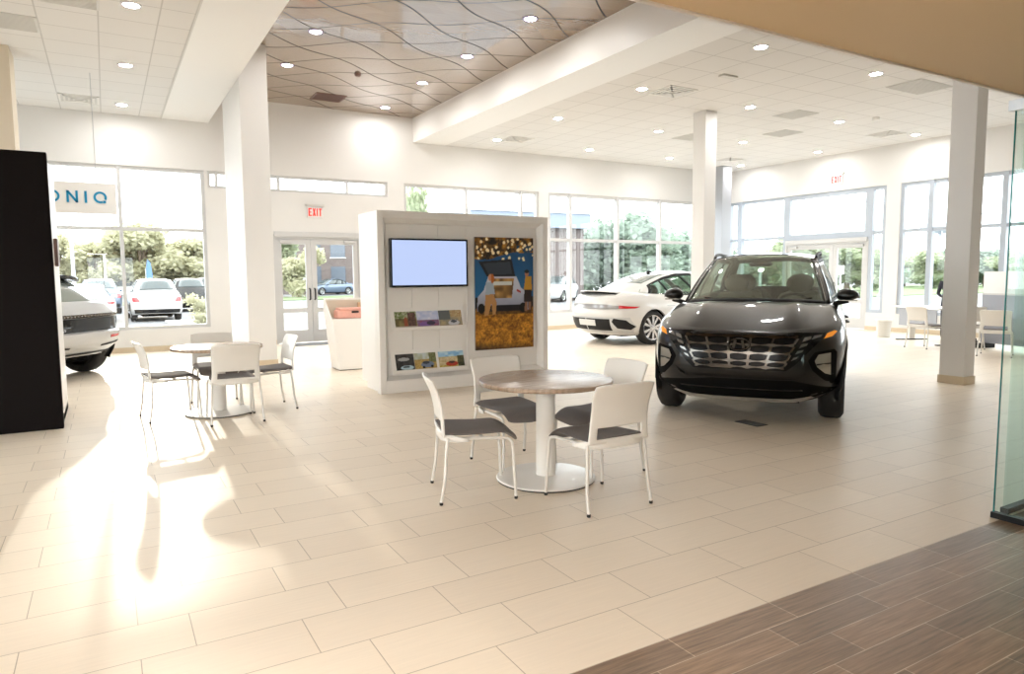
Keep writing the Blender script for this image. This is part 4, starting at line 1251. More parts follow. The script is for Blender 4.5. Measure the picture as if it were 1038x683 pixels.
    for ax in c.AX:
        for sgn in (1, -1): wheel(root, ax, sgn*c.TY, c.TR, c.TW, c.RIM, wheel_style, hi)
    return c, dict(side=side, roof=roof, cowl=cowl, wsc=wsc, rgl=rgl, belt=belt, topl=topl, rbase=rbase)

def cabin(root, c, steer=True, xs=(-.05, -1.0), zs=.74):
    """dark interior: floor tub, dash, seats, wheel, rear mirror"""
    t = MB(); t.box(c.AX[1]-.2, c.XA+.35, -c.W*.80, c.W*.80, .40, .52); t.box(c.AX[1]-.55, c.AX[1]-.1, -c.W*.74, c.W*.74, .5, .86)
    for s_ in (-1, 1): t.box(c.BELT[-1][0]+.3, c.XA+.1, s_*c.W*.80-.03, s_*c.W*.80+.03, .4, c.ZCW-.12)
    t.build('cabin_floor', M['seatcloth'], root, smooth=False)
    d = MB(); d.box(c.XA-.22, c.XCW-.18, -c.W*.78, c.W*.78, .70, c.ZCW-.10)
    d.build('dashboard', M['dark'], root, smooth=False, bevel=.06)
    for i, x in enumerate(xs):
        for y in (-.38, .38):
            s = MB(); T = Matrix.Translation((x, y, zs))
            s.box(-.25, .25, -.24, .24, -.14, 0, mat=T)
            T2 = T @ Matrix.Rotation(R(-14), 4, 'Y')
            s.box(-.36, -.22, -.24, .24, -.05, .56, mat=T2)
            so = s.build('seat', M['seatcloth'], root, bevel=.07)
            hr = MB(); hr.sphere((0, 0, 0), (.075, .15, .125), 18, 12); hr.v = [tuple(T2 @ (Vector(p)+Vector((-.30, 0, .68)))) for p in hr.v]; hr.build('headrest', M['seatcloth'], so)
            MB().tube([tuple(T2 @ Vector((-.30, .06, .52))), tuple(T2 @ Vector((-.30, .06, .64)))], .007, 6).build('headrest_post', M['steel'], so)
    if steer:
        s = MB(); T = Matrix.Translation((c.XA-.36, .38, c.ZCW-.11)) @ Matrix.Rotation(R(-68), 4, 'Y')
        n = 32; s.tube([tuple(T @ Vector((.185*math.cos(2*PI*k/n), .185*math.sin(2*PI*k/n), 0))) for k in range(n+1)], .016, 8)
        s.tube([tuple(T @ Vector((0, -.18, 0))), tuple(T @ Vector((0, .18, 0)))], .018, 8); s.tube([tuple(T @ Vector((-.17, 0, 0))), tuple(T @ Vector((0, 0, 0))), tuple(T @ Vector((0, 0, -.2)))], .022, 8)
        s.lathe([(0, .02), (.055, .015), (.065, -.02)], 16, mat=T)
        s.build('steering_wheel', M['dark'], root)

# ---- dark grey sport utility car facing the camera
SUV = dict(X1=2.28, X0=-2.32, W=.93, AF=.78, nF=2.1, mF=3.4, AR=.42, nR=2.2, mR=3.4,
    WV=[(0, .865), (.08, .905), (.22, .925), (.45, .93), (.62, .928), (.80, .915), (.92, .890), (1, .845)],
    FV=[(0, 2.07), (.10, 2.16), (.28, 2.235), (.5, 2.275), (.72, 2.265), (.88, 2.225), (.96, 2.175), (1, 2.10)],
    RV=[(0, -2.15), (.1, -2.24), (.3, -2.31), (.55, -2.31), (.8, -2.27), (1, -2.18)],
    ZB=[(-2.32, .32), (-1.9, .25), (-1.0, .22), (1.0, .22), (1.3, .27), (1.6, .35), (1.9, .30), (2.28, .235)],
    ZT=[(-2.32, 1.08), (-1.6, 1.12), (0, 1.115), (.9, 1.105), (1.4, 1.06), (1.8, 1.005), (2.1, .955), (2.28, .925)],
    AX=(1.378, -1.378), TR=.365, TW=.235, TY=.80, RIM=.245, RA=.415, ARW=.055, ARM='dark', ZUB=.20,
    XA=.98, XCW=1.28, ZCW=1.165, BELT=[(.98, (.765, 1.135)), (0, (.82, 1.15)), (-1.0, (.825, 1.165)), (-1.95, (.74, 1.20))],
    XTC=.36, XAT=.14, TOP=[(.14, (.585, 1.625)), (-.5, (.625, 1.665)), (-1.2, (.615, 1.655)), (-1.70, (.575, 1.615))],
    CR0=.058, CR1=.05, XRT=-1.88, XRB=-2.12, ZRB=1.21, RBL=.02, RG=(.10, .92), RGS=.86, HE=1.6, HC=.034, deckcols=None,
    SIDE=[('p', -.0, .035, -.0, .035), ('g', .035, .37, .035, .40), ('d', .37, .41, .40, .44), ('g', .41, .70, .44, .71), ('d', .70, .73, .71, .74), ('g', .73, .90, .74, .86), ('p', .90, 1.0, .86, 1.0)])
suv = empty('suv_car', (6.97, 5.81, 0), R(214.6))
tag(suv, 'dark grey sport utility car facing the camera on the tiles', 'car')
c, fn = build_car(suv, SUV, 'paint_grey', 'carglass')
cabin(suv, c)
fp = c.front_pt
def patch(name, poly, off, th, mat, both=False, f=None):
    f = f or fp
    if both: return [surf_patch(name, p, f, off, th, M[mat], suv) for p in (poly, mir(poly))]
    return surf_patch(name, poly, f, off, th, M[mat], suv)
# grille: wide black field with rows of dark chrome scales
gt, gb = .895, .575
def gy(z): return lerp(.405, .53, max(0, min(1, (z-gb)/(gt-gb))))
patch('grille', [(-.42, gb-.015), (.42, gb-.015), (.50, .625), (.66, .80), (.735, .868), (.735, .905), (0, .920), (-.735, .905), (-.735, .868), (-.66, .80), (-.50, .625)], .006, .03, 'grille_black')
rows = [.870, .795, .720, .645, .590]
bars = []
def fixp(p):
    o = []
    for q in p:
        if not o or math.hypot(q[0]-o[-1][0], q[1]-o[-1][1]) > 1e-4: o.append(q)
    if math.hypot(o[0][0]-o[-1][0], o[0][1]-o[-1][1]) < 1e-4: o.pop()
    a = sum(o[i][0]*o[(i+1) % len(o)][1]-o[(i+1) % len(o)][0]*o[i][1] for i in range(len(o)))
    return o if a > 0 else o[::-1]
n = 5
for i, z in enumerate(rows):                  # horizontal webs, thick at the joints and thin at mid cell
    half = gy(z)-.01; w = 2*half/n
    up, dn = [], []
    for k in range(n):
        x0 = -half+k*w
        for q, t in ((0, .016), (.07, .016), (.25, .008), (.5, .004), (.75, .008), (.93, .016)):
            up.append((x0+q*w, z+t)); dn.append((x0+q*w, z-t))
    up.append((half, z+.016)); dn.append((half, z-.016))
    bars.append(fixp(dn+up[::-1]))
for i in range(len(rows)-1):                  # slanting uprights between the rows
    z1, z0 = rows[i], rows[i+1]
    for k in range(n+1):
        xa, xb = (2*k/n-1)*(gy(z1)-.01), (2*k/n-1)*(gy(z0)-.01)
        bars.append(fixp([(xb-.011, z0+.012), (xb+.011, z0+.012), (xa+.011, z1-.012), (xa-.011, z1-.012)]))
multi_patch('grille_scales', bars, fp, .014, .012, M['chrome'], suv)
for sg_ in (1, -1):                           # hidden running lights in the wings of the grille
    segs = []
    for (a, b_, z0, z1) in [(.545, .612, .828, .872), (.622, .70, .850, .888), (.520, .585, .772, .812), (.490, .550, .715, .752), (.458, .505, .655, .690)]:
        segs.append(fixp([(sg_*a, z0), (sg_*b_, z0+.022), (sg_*(b_+.012), z1+.006), (sg_*(a+.02), z1-.004)]))
    multi_patch('running_light', segs, fp, .012, .012, M['lamp_smoked'], suv)
    surf_patch('amber_marker', fixp([(sg_*.725, .855), (sg_*.79, .872), (sg_*.828, .912), (sg_*.810, .921), (sg_*.752, .900)]), fp, .014, .02, M['amber'], suv)
    pod = fixp([(sg_*.600, .655), (sg_*.655, .735), (sg_*.815, .755), (sg_*.838, .725), (sg_*.835, .455), (sg_*.805, .42), (sg_*.735, .47), (sg_*.64, .565)])
    surf_patch('lamp_pod', pod, fp, .004, .02, M['liner'], suv)
    ln_ = fixp([(sg_*.655, .655), (sg_*.685, .712), (sg_*.785, .725), (sg_*.790, .515), (sg_*.742, .535), (sg_*.675, .60)])
    hl = surf_patch('headlamp', ln_, fp, .010, .012, M['lamp_clear'], suv)
    surf_patch('headlamp_divider', fixp([(sg_*.672, .612), (sg_*.788, .62), (sg_*.788, .634), (sg_*.668, .628)]), fp, .014, .008, M['dark'], hl)
    # painted fang rising under the lamp pod
    surf_patch('bumper_fang', fixp([(sg_*.50, .475), (sg_*.60, .545), (sg_*.72, .465), (sg_*.84, .405), (sg_*.865, .372), (sg_*.66, .425)]), fp, .018, .03, M['paint_grey'], suv)
patch('lower_intake', [(-.62, .285), (.62, .285), (.84, .355), (.872, .375), (.66, .425), (.48, .468), (-.48, .468), (-.66, .425), (-.872, .375), (-.84, .355)], .006, .03, 'liner')
patch('intake_slat', [(-.56, .365), (.56, .365), (.56, .376), (-.56, .376)], .012, .01, 'blackgloss')
patch('bumper_blade', [(-.48, .470), (.48, .470), (.66, .427), (.872, .377), (.878, .388), (.67, .440), (.49, .484), (-.49, .484), (-.67, .440), (-.878, .388), (-.872, .377), (-.66, .427)], .020, .02, 'paint_grey')
patch('skid_plate', [(-.50, .236), (.50, .236), (.66, .285), (.63, .305), (.46, .272), (-.46, .272), (-.63, .305), (-.66, .285)], .016, .02, 'chrome_light')
# emblem: oval ring and slanted bars
em = MB(); zc = .80; n = 40
def ep(a, b, d): 
    p = fp(a, zc+b, d); return p
for k in range(n):
    a0, a1 = 2*PI*k/n, 2*PI*(k+1)/n
    em.prism([(.105*math.cos(a0), .057*math.sin(a0)), (.088*math.cos(a0), .043*math.sin(a0)), (.088*math.cos(a1), .043*math.sin(a1)), (.105*math.cos(a1), .057*math.sin(a1))], ep, .018, .040)
for pol in ([(-.058, -.036), (-.036, -.041), (-.018, .034), (-.042, .036)], [(.036, -.041), (.058, -.036), (.042, .036), (.018, .034)][::1], [(-.040, -.010), (.034, .004), (.036, .016), (-.034, .004)]):
    em.prism([(-a, b) for a, b in pol], ep, .018, .038)
em.build('emblem', M['chrome'], suv)
# bonnet shut line, mirrors, rails, wipers
hl_ = MB()
for sgn in (1, -1):
    mo = MB(); T = Matrix.Translation((.80, sgn*.925, 1.135))
    def mshape(u, v):
        th = 2*PI*u; ph = PI*v
        x = .085*math.sin(ph)*math.cos(th); y = (.112)*math.cos(ph); z = .082*math.sin(ph)*math.sin(th)
        if x < -.02: x = -.02+(x+.02)*.25
        z *= 1-.25*(sgn*y/.135 if False else y/.112)*.6
        y2 = y*sgn
        return (.80+x*1.25, sgn*.925+y2, 1.215+z*(.95 if z > 0 else .72))
    mo.grid(mshape, 22, 16); m_ = mo.build('side_mirror', M['paint_grey'], suv)
    MB().grid(lambda u, v: (.772, sgn*(.985+(-.058+.116*u)), 1.185+.062*v), 2, 2).build('mirror_glass', M['chrome'], m_, solid=.004)
    MB().tube([(.84, sgn*.80, 1.125), (.82, sgn*.86, 1.145), (.81, sgn*.93, 1.165)], [.03, .026, .03], 10).build('mirror_arm', M['dark'], m_)
    MB().box(.865, .893, sgn*.925-.085, sgn*.925+.095, 1.160, 1.172).build('turn_lamp', M['lamp_clear'], m_, bevel=.004)
    rl = MB(); pts = []
    for k in range(17):
        x = lerp(.02, -1.66, k/16); y, z = fn['topl'](x); h = .032*min(1, k/1.5, (16-k)/1.5)
        pts.append((x, sgn*(y-.012), z+.012+h))
    rl.tube(pts, .019, 8); rl.build('roof_rail', M['dark'], suv)
    wp = MB(); wp.tube([(1.18, .30, 1.170), (1.05, .58, 1.195)] if sgn > 0 else [(1.22, -.06, 1.175), (1.10, -.52, 1.195)], .007, 6); wp.build('wiper', M['dark'], suv)
    # door handles and sill cladding
    for x in (-.02, -.98):
        MB().tube([(x+.10, sgn*(c.side_y(x, .88)+.004), .885), (x+.08, sgn*(c.side_y(x, .88)+.032), .888), (x-.09, sgn*(c.side_y(x, .88)+.032), .89), (x-.11, sgn*(c.side_y(x, .88)+.004), .89)], .012, 8).build('door_handle', M['paint_grey'], suv)
    sl = MB(); sl.grid(lambda u, v: (lerp(-.95, .95, u), sgn*(c.side_y(lerp(-.95, .95, u), lerp(.225, .36, v))+.012), lerp(.225, .36, v)), 20, 4); sl.build('sill_cladding', M['dark'], suv, solid=.008)
    for xx in (.72, -.36, -1.20):
        gp = MB(); gp.grid(lambda u, v: (xx-.012*u-.10*max(0, .45-v)*(1 if xx < -1 else 0), sgn*(c.side_y(xx, lerp(.38, 1.03, v))+.0015), lerp(.38, 1.03, v)), 1, 12); gp.build('door_gap', M['liner'], suv, solid=.001)
MB().lathe([(0, 0), (.05, -.005), (.07, -.03), (.05, -.06), (0, -.065)], 18, mat=Matrix.Translation((.44, 0, 1.60)) @ Matrix.Scale(2.0, 4, (0, 1, 0))).build('rear_view_mirror', M['dark'], suv)
surf_patch('tail_lamp', [(-.88, .92), (.88, .92), (.88, .97), (-.88, .97)], c.rear_pt, .008, .02, M['tail_red'], suv)
surf_patch('rear_bumper', [(-.86, .32), (.86, .32), (.88, .50), (-.88, .50)], c.rear_pt, .01, .03, M['dark'], suv)
wd = fn['wsc']
MB().grid(lambda u, v: wd(.74+.13*u, .935+.035*v, .008), 4, 1).build('windscreen_sticker', M['paper'], suv, solid=.001)

# ---- pearl white streamlined saloon, rear towards the camera
SED = dict(X1=2.34, X0=-2.50, W=.94, AF=.9, nF=2.0, mF=3.0, AR=.72, nR=2.1, mR=3.0,
    WV=[(0, .80), (.10, .87), (.25, .915), (.5, .94), (.70, .935), (.85, .915), (1, .86)],
    FV=[(0, 2.1), (.15, 2.24), (.4, 2.32), (.7, 2.30), (.9, 2.22), (1, 2.10)],
    RV=[(0, -2.32), (.10, -2.42), (.30, -2.48), (.55, -2.50), (.72, -2.46), (.85, -2.46), (1, -2.40)],
    ZB=[(-2.5, .24), (-1.9, .19), (1.9, .17), (2.34, .19)],
    ZT=[(-2.5, 1.015), (-2.0, 1.02), (-1.475, 1.00), (-.8, .96), (.6, .93), (1.3, .92), (1.9, .85), (2.34, .76)],
    AX=(1.475, -1.475), TR=.355, TW=.245, TY=.795, RIM=.262, RA=.392, ARW=.0, ARM='paint_white', ZUB=.17,
    XA=1.05, XCW=1.42, ZCW=.965, BELT=[(1.05, (.80, .955)), (0, (.835, .985)), (-.9, (.80, 1.02)), (-1.70, (.70, 1.075))],
    XTC=.30, XAT=.10, TOP=[(.10, (.575, 1.445)), (-.25, (.60, 1.48)), (-.6, (.60, 1.465)), (-.95, (.59, 1.395)), (-1.3, (.595, 1.27)), (-1.62, (.63, 1.145))],
    CR0=.060, CR1=.035, XRT=-1.76, XRB=-2.02, ZRB=1.095, RBL=.005, RG=(.45, .55), RGS=.05, HE=1.6, HC=.01, deckcols=None,
    SIDE=[('p', -.0, .03, -.0, .03), ('g', .03, .40, .03, .36), ('d', .40, .43, .36, .39), ('g', .43, .70, .39, .68), ('d', .70, .72, .68, .70), ('g', .72, .90, .70, .84), ('d', .90, .92, .84, .88), ('p', .92, 1, .88, 1)])
sed = empty('saloon_car', (11.17, 11.80, 0), R(1.5))
tag(sed, 'pearl white streamlined saloon car with its tail towards the display wall', 'car')
c, fn = build_car(sed, SED, 'paint_white', 'carglass', wheel_style='turbine')
cabin(sed, c, True, (.15, -.75), .50)
rp = c.rear_pt
def sp_(name, poly, off, th, mat, par=None): return surf_patch(name, fixp(poly), rp, off, th, M[mat], par or sed)
sp_('tail_light_bar', [(-.90, .80), (-.5, .845), (.5, .845), (.90, .80), (.90, .765), (.5, .745), (-.5, .745), (-.90, .765)], .008, .03, 'tail_strip')
for sg_ in (1, -1): sp_('tail_lamp', [(sg_*.74, .765), (sg_*.905, .765), (sg_*.925, .80), (sg_*.74, .828)], .016, .02, 'tail_red')
dp = sp_('diffuser_panel', [(-.82, .26), (.82, .26), (.90, .40), (.88, .585), (-.88, .585), (-.90, .40)], .008, .03, 'paint_silver')
sp_('diffuser_grille', [(-.60, .31), (.02, .31), (.02, .55), (-.60, .55)][::1], .018, .02, 'dark', dp)
sp_('diffuser_grille', [(.06, .31), (.60, .31), (.60, .55), (.06, .55)], .018, .02, 'dark', dp)
for sg_ in (1, -1): sp_('corner_vent', [(sg_*.64, .50), (sg_*.68, .565), (sg_*.84, .53), (sg_*.895, .40), (sg_*.84, .33), (sg_*.70, .36)], .018, .02, 'dark', dp)
sp_('number_plate', [(-.26, .40), (.26, .40), (.26, .525), (-.26, .525)], .030, .012, 'plate')
sp_('rear_lip', [(-.84, .215), (.84, .215), (.86, .262), (-.86, .262)], .010, .03, 'paint_white')
rg = MB(); rg.grid(lambda u, v: tuple(a+b for a, b in zip(fn['roof'](lerp(.80, -.80, u)*(1-.06*v), .50+.36*v), (-.002, 0, .004))), 20, 14)
rg.build('fastback_glass', M['pale_glass'], sed, solid=.004)
s = MB()      # duck tail spoiler with black shadow blade underneath
s.grid(lambda u, v: (lerp(-2.05, -2.44, v)+.20*abs(2*u-1)**2.5, .60*(2*u-1)*(1-.05*v), 1.085+.040*v-.025*abs(2*u-1)**3), 24, 8)
s.build('spoiler', M['paint_white'], sed, solid=.018)
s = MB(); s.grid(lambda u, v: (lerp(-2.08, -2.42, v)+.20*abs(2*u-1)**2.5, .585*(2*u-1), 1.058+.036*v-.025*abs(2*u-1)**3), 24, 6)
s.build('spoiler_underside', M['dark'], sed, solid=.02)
f_ = MB(); f_.prism([(-.66, 1.505), (-.86, 1.455), (-.84, 1.515), (-.80, 1.535)], lambda a, z, d: (a, d, z), -.012, .012); f_.build('roof_antenna', M['dark'], sed, bevel=.003)
for sgn in (1, -1):
    for x in (-.02, -1.0):
        MB().box(x-.11, x+.11, sgn*(c.side_y(x, .80)+.002)-.004, sgn*(c.side_y(x, .80)+.002)+.004, .79, .815).build('door_handle', M['paint_silver'], sed, bevel=.003)
    for xx in (.80, -.42):
        gp = MB(); gp.grid(lambda u, v: (xx-.010*u, sgn*(c.side_y(xx, lerp(.30, .93, v))+.0015), lerp(.30, .93, v)), 1, 12); gp.build('door_gap', M['vent'], sed, solid=.001)
    m_ = MB(); m_.sphere((.80, sgn*1.0, 1.02), (.10, .11, .06), 18, 12); mo = m_.build('side_mirror', M['paint_white'], sed)
    MB().tube([(.86, sgn*.84, .97), (.83, sgn*.95, 1.0)], .02, 8).build('mirror_arm', M['dark'], mo)
fl_ = c.front_pt
for sg_ in (1, -1): surf_patch('headlamp', fixp([(sg_*.55, .62), (sg_*.86, .64), (sg_*.88, .69), (sg_*.56, .68)]), fl_, .008, .02, M['lamp_clear'], sed)

# ---- silver crossover whose rear corner shows past the black kiosk
CRO = dict(X1=2.30, X0=-2.30, W=.945, AF=.7, nF=2.2, mF=3.4, AR=.50, nR=2.3, mR=3.4,
    WV=[(0, .80), (.12, .88), (.25, .92), (.45, .94), (.6, .945), (.8, .925), (1, .87)],
    FV=[(0, 2.1), (.15, 2.2), (.5, 2.3), (.8, 2.24), (1, 2.14)],
    RV=[(0, -2.06), (.12, -2.17), (.30, -2.28), (.50, -2.31), (.56, -2.24), (.80, -2.24), (.86, -2.29), (1, -2.22)],
    ZB=[(-2.3, .33), (-1.9, .27), (1.9, .22), (2.3, .25)],
    ZT=[(-2.3, 1.02), (-1.5, 1.04), (.9, 1.02), (1.5, .97), (2.3, .86)],
    AX=(1.5, -1.5), TR=.37, TW=.25, TY=.80, RIM=.26, RA=.42, ARW=.05, ARM='dark', ZUB=.22,
    XA=1.05, XCW=1.4, ZCW=1.06, BELT=[(1.05, (.81, 1.03)), (0, (.845, 1.06)), (-1.0, (.84, 1.08)), (-1.98, (.74, 1.11))],
    XTC=.45, XAT=.25, TOP=[(.25, (.60, 1.51)), (-.5, (.63, 1.535)), (-1.0, (.61, 1.515)), (-1.38, (.55, 1.465))],
    CR0=.05, CR1=.045, XRT=-1.55, XRB=-2.20, ZRB=1.10, RBL=.02, RG=(.06, .86), RGS=.88, HE=1.7, HC=.02, deckcols=None,
    SIDE=[('p', 0, .035, 0, .035), ('g', .035, .40, .035, .42), ('d', .40, .43, .42, .45), ('g', .43, .74, .45, .74), ('d', .74, .76, .74, .76), ('g', .76, .86, .76, .82), ('p', .86, 1, .82, 1)])
cro = empty('crossover_car', (-2.03, 13.02, 0), R(141))
tag(cro, 'silver crossover car whose tail sticks out behind the black kiosk', 'car')
c, fn = build_car(cro, CRO, 'paint_silver', 'pale_glass', wheel_style='turbine')
rp = c.rear_pt
def cp_(name, poly, off, th, mat): return surf_patch(name, fixp(poly), rp, off, th, M[mat], cro)
cp_('light_bar', [(-.88, .70), (.88, .70), (.90, .885), (-.90, .885)], .010, .03, 'blackgloss')
cp_('tail_lamp_strip', [(-.88, .895), (.88, .895), (.88, .945), (-.88, .945)], .012, .02, 'chrome')
for sg_ in (1, -1): cp_('bumper_slot', [(sg_*.30, .46), (sg_*.88, .50), (sg_*.88, .525), (sg_*.30, .485)], .010, .02, 'dark'); cp_('reflector', [(sg_*.45, .575), (sg_*.70, .585), (sg_*.70, .625), (sg_*.45, .615)], .008, .02, 'tail_red')
cp_('bumper_trim', [(-.74, .355), (.74, .355), (.72, .38), (-.72, .38)], .012, .03, 'dark')
s = MB(); s.grid(lambda u, v: (lerp(-1.32, -1.80, v)+.12*abs(2*u-1)**3, .60*(2*u-1), 1.545-.045*v-.05*abs(2*u-1)**3), 20, 6)
s.build('roof_spoiler', M['blackgloss'], cro, solid=.05)
# ------------------------------------------------------------------ outside
GZ = -.30
def bearing(px, dist):
    """ground position seen along picture column px at the given distance ahead of the camera"""
    a = .52814+math.atan((px-519)/702.6); d = dist/math.cos(a-.52814)
    return d*math.sin(a), d*math.cos(a)
M['asphalt'] = P('pale_asphalt', (.17, .17, .175), .8, noise=.15, nscale=6)
M['concrete'] = P('pale_concrete', (.34, .335, .32), .8, noise=.08, nscale=3)
M['lawn'] = P('lawn_green', (.13, .18, .075), .9, noise=.3, nscale=5)
structure(MB().box(-70, 190, YA+.25, 190, GZ-.2, GZ).build('ground', M['asphalt'], smooth=False))
structure(MB().box(-70, XL-.2, -60, YA+.25, GZ-.2, GZ).build('ground', M['asphalt'], smooth=False))
structure(MB().box(XL-.2, XB+.25, -60, YF-.2, GZ-.2, GZ).build('ground', M['asphalt'], smooth=False))
structure(MB().box(XB+.25, 190, -60, YA+.25, GZ-.2, GZ).build('ground', M['asphalt'], smooth=False))
structure(MB().box(XL-.2, XB+3, YA+.25, YA+2.6, GZ-.1, -.10).build('sidewalk', M['concrete'], smooth=False))
structure(MB().box(XB+.25, XB+3, -10, YA+.25, GZ-.1, -.10).build('sidewalk', M['concrete'], smooth=False))
for (x0, x1, y0, y1) in ((-60, 9, 50, 57), (9, 60, 52, 60), (30, 120, 30, 52), (60, 170, -20, 22)):
    structure(MB().box(x0, x1, y0, y1, GZ-.05, GZ+.06).build('lawn', M['lawn'], smooth=False))

def leaf_mat(name, c1, c2):
    m, nt, b, o = new_mat(name); L = nt.links.new
    tc = nt.nodes.new('ShaderNodeTexCoord'); nz = nt.nodes.new('ShaderNodeTexNoise'); nz.inputs['Scale'].default_value = .9; nz.inputs['Detail'].default_value = 5
    mx = nt.nodes.new('ShaderNodeMix'); mx.data_type = 'RGBA'; mx.inputs[6].default_value = (*c1, 1); mx.inputs[7].default_value = (*c2, 1)
    L(tc.outputs['Object'], nz.inputs['Vector']); L(nz.outputs['Fac'], mx.inputs[0]); L(mx.outputs[2], b.inputs['Base Color'])
    b.inputs['Roughness'].default_value = .8
    t = nt.nodes.new('ShaderNodeBsdfTranslucent'); L(mx.outputs[2], t.inputs[0])
    ms = nt.nodes.new('ShaderNodeMixShader'); ms.inputs[0].default_value = .5
    L(b.outputs[0], ms.inputs[1]); L(t.outputs[0], ms.inputs[2]); L(ms.outputs[0], o.inputs['Surface'])
    return m
M['leaf_a'] = leaf_mat('mid_green_leaves', (.30, .35, .22), (.44, .48, .33))
M['leaf_b'] = leaf_mat('olive_leaves', (.42, .41, .27), (.56, .54, .38))
M['leaf_c'] = leaf_mat('dark_green_leaves', (.24, .31, .25), (.36, .43, .35))
M['bark'] = P('bark', (.16, .12, .09), .9, noise=.3, nscale=10)
tree_id = [0]
def tree_proto(mat, h, w, seed, nleaf=3000, trunk=True):
    r = random.Random(seed); root = empty('tree')
    mb = MB(); blobs = []
    for k in range(13):
        a = r.uniform(0, 2*PI); q = r.uniform(0, .30)*w; z = r.uniform(.16, .86)*h
        blobs.append((q*math.cos(a), q*math.sin(a), z, w*r.uniform(.18, .28)*(1.15-.6*(z/h-.16)), h*r.uniform(.13, .2)))
    for k in range(nleaf):
        bx, by, bz, br, bh = r.choice(blobs)
        d = Vector((r.gauss(0, 1), r.gauss(0, 1), r.gauss(0, 1))).normalized()*(.55+.5*r.random())
        p = Vector((bx+d.x*br, by+d.y*br, bz+d.z*bh)); s = h*.034*r.uniform(.6, 1.3)
        u = Vector((r.gauss(0, 1), r.gauss(0, 1), r.gauss(0, 1))).normalized(); v = u.cross(Vector((r.gauss(0, 1), r.gauss(0, 1), r.gauss(0, 1)))).normalized()
        mb.add([p-u*s, p+v*s*.6, p+u*s, p-v*s*.6], [(0, 1, 2, 3)])
    for (bx, by, bz, br, bh) in blobs: mb.sphere((bx, by, bz), (br*.6, br*.6, bh*.6), 10, 7)
    mb.build('crown', M[mat], root, smooth=False, merge=False, recalc=False)
    if trunk:
        t = MB(); t.tube([(0, 0, -.1), (.02*h, 0, .2*h), (0, .01*h, .45*h), (.01*h, 0, .75*h)], [.03*h, .024*h, .017*h, .006*h], 8)
        for k in range(4):
            bx, by, bz = blobs[k][:3]; t.tube([(0, 0, .3*h), (bx*.6, by*.6, bz*.85), (bx, by, bz)], [.014*h, .008*h, .003*h], 6)
        t.build('trunk', M['bark'], root)
    return root
protos = {}
def tree(px, dist, h, w, mat, seed, label):
    key = (mat, seed)
    x, y = bearing(px, dist)
    if key not in protos:
        protos[key] = tree_proto(mat, 6., 5., seed); o = protos[key]
    else: o = copy_tree(protos[key])
    place(o, (x, y, GZ), px*.7); o.scale = (w/5., w/5., h/6.)
    return tag(o, label, 'tree', 'trees beyond the parking lot')
TR = [
 (58, 62, 6.2, 6, 'leaf_b', 1, 'olive tree beyond the parked cars, under the hanging sign'),
 (80, 66, 5.6, 7, 'leaf_b', 2, 'olive tree just right of the dark lamp pole'),
 (100, 60, 5.2, 6, 'leaf_b', 1, 'low olive tree left of the wide window mullion'),
 (122, 64, 6.4, 7, 'leaf_b', 2, 'olive tree behind the wide mullion of the left window'),
 (146, 62, 7.0, 8, 'leaf_b', 1, 'tallest olive tree seen above the white parked car'),
 (172, 66, 6.4, 7, 'leaf_b', 2, 'olive tree right of the feather flag'),
 (198, 66, 5.8, 7, 'leaf_b', 1, 'olive tree at the right edge of the left window'),
 (284, 60, 5.8, 6, 'leaf_a', 3, 'pale green tree at the left in the glazed door'),
 (303, 58, 4.8, 5, 'leaf_b', 2, 'pale tree beside the white house in the glazed door'),
 (424, 36, 6.6, 3.2, 'leaf_a', 4, 'slim green tree top rising above the display wall'),
 (590, 62, 5.2, 7, 'leaf_c', 3, 'green tree right beside the brown barn'),
 (612, 56, 6.3, 6, 'leaf_c', 4, 'tall thin green tree behind the first wide mullion'),
 (640, 54, 6.5, 8, 'leaf_c', 5, 'tallest dark green tree above the white saloon car'),
 (664, 60, 5.6, 7, 'leaf_c', 3, 'dark green tree above the saloon car roof, to its right'),
 (688, 64, 5.8, 8, 'leaf_c', 4, 'dark green tree left of the middle white column'),
 (712, 66, 5.6, 8, 'leaf_c', 5, 'dark green tree behind the middle white column'),
 (748, 72, 4.0, 6, 'leaf_c', 3, 'low tree in the narrow pane by the grey column'),
 (768, 74, 4.3, 7, 'leaf_a', 4, 'low green tree above the dark grey car roof'),
 (792, 70, 5.2, 7, 'leaf_a', 5, 'green tree left of the right glazed doors'),
 (826, 70, 5.4, 8, 'leaf_a', 3, 'green tree in the left leaf of the right doors'),
 (858, 66, 5.0, 8, 'leaf_a', 4, 'green tree in the right leaf of the right doors'),
 (888, 80, 4.6, 7, 'leaf_c', 5, 'green tree behind the double armed lamp post'),
 (914, 84, 3.8, 8, 'leaf_a', 3, 'green tree left of the water tower'),
 (940, 72, 4.2, 6, 'leaf_a', 4, 'pale green tree under the water tower'),
 (966, 82, 4.4, 8, 'leaf_c', 5, 'tree hidden mostly by the right column'),
 (998, 78, 4.6, 7, 'leaf_c', 3, 'dark green tree right of the right column'),
 (1026, 74, 4.0, 7, 'leaf_a', 4, 'green tree seen through the glass screen'),
]
for a in TR: tree(*a)
def shrub(px, dist, h, w, label):
    x, y = bearing(px, dist); o = tree_proto('leaf_b', h*1.05, w*1.7, int(px), 900, False); o.name = 'shrub'
    place(o, (x, y, GZ-.32*h), 0); return tag(o, label, 'shrub')
shrub(206, 25, 1.7, 1.1, 'rounded yellow green shrub on the kerb outside the left window')
structure(MB().box(1.9, 5.6, 19.5, 30, GZ-.05, GZ+.10).build('kerb_island', M['concrete'], smooth=False))

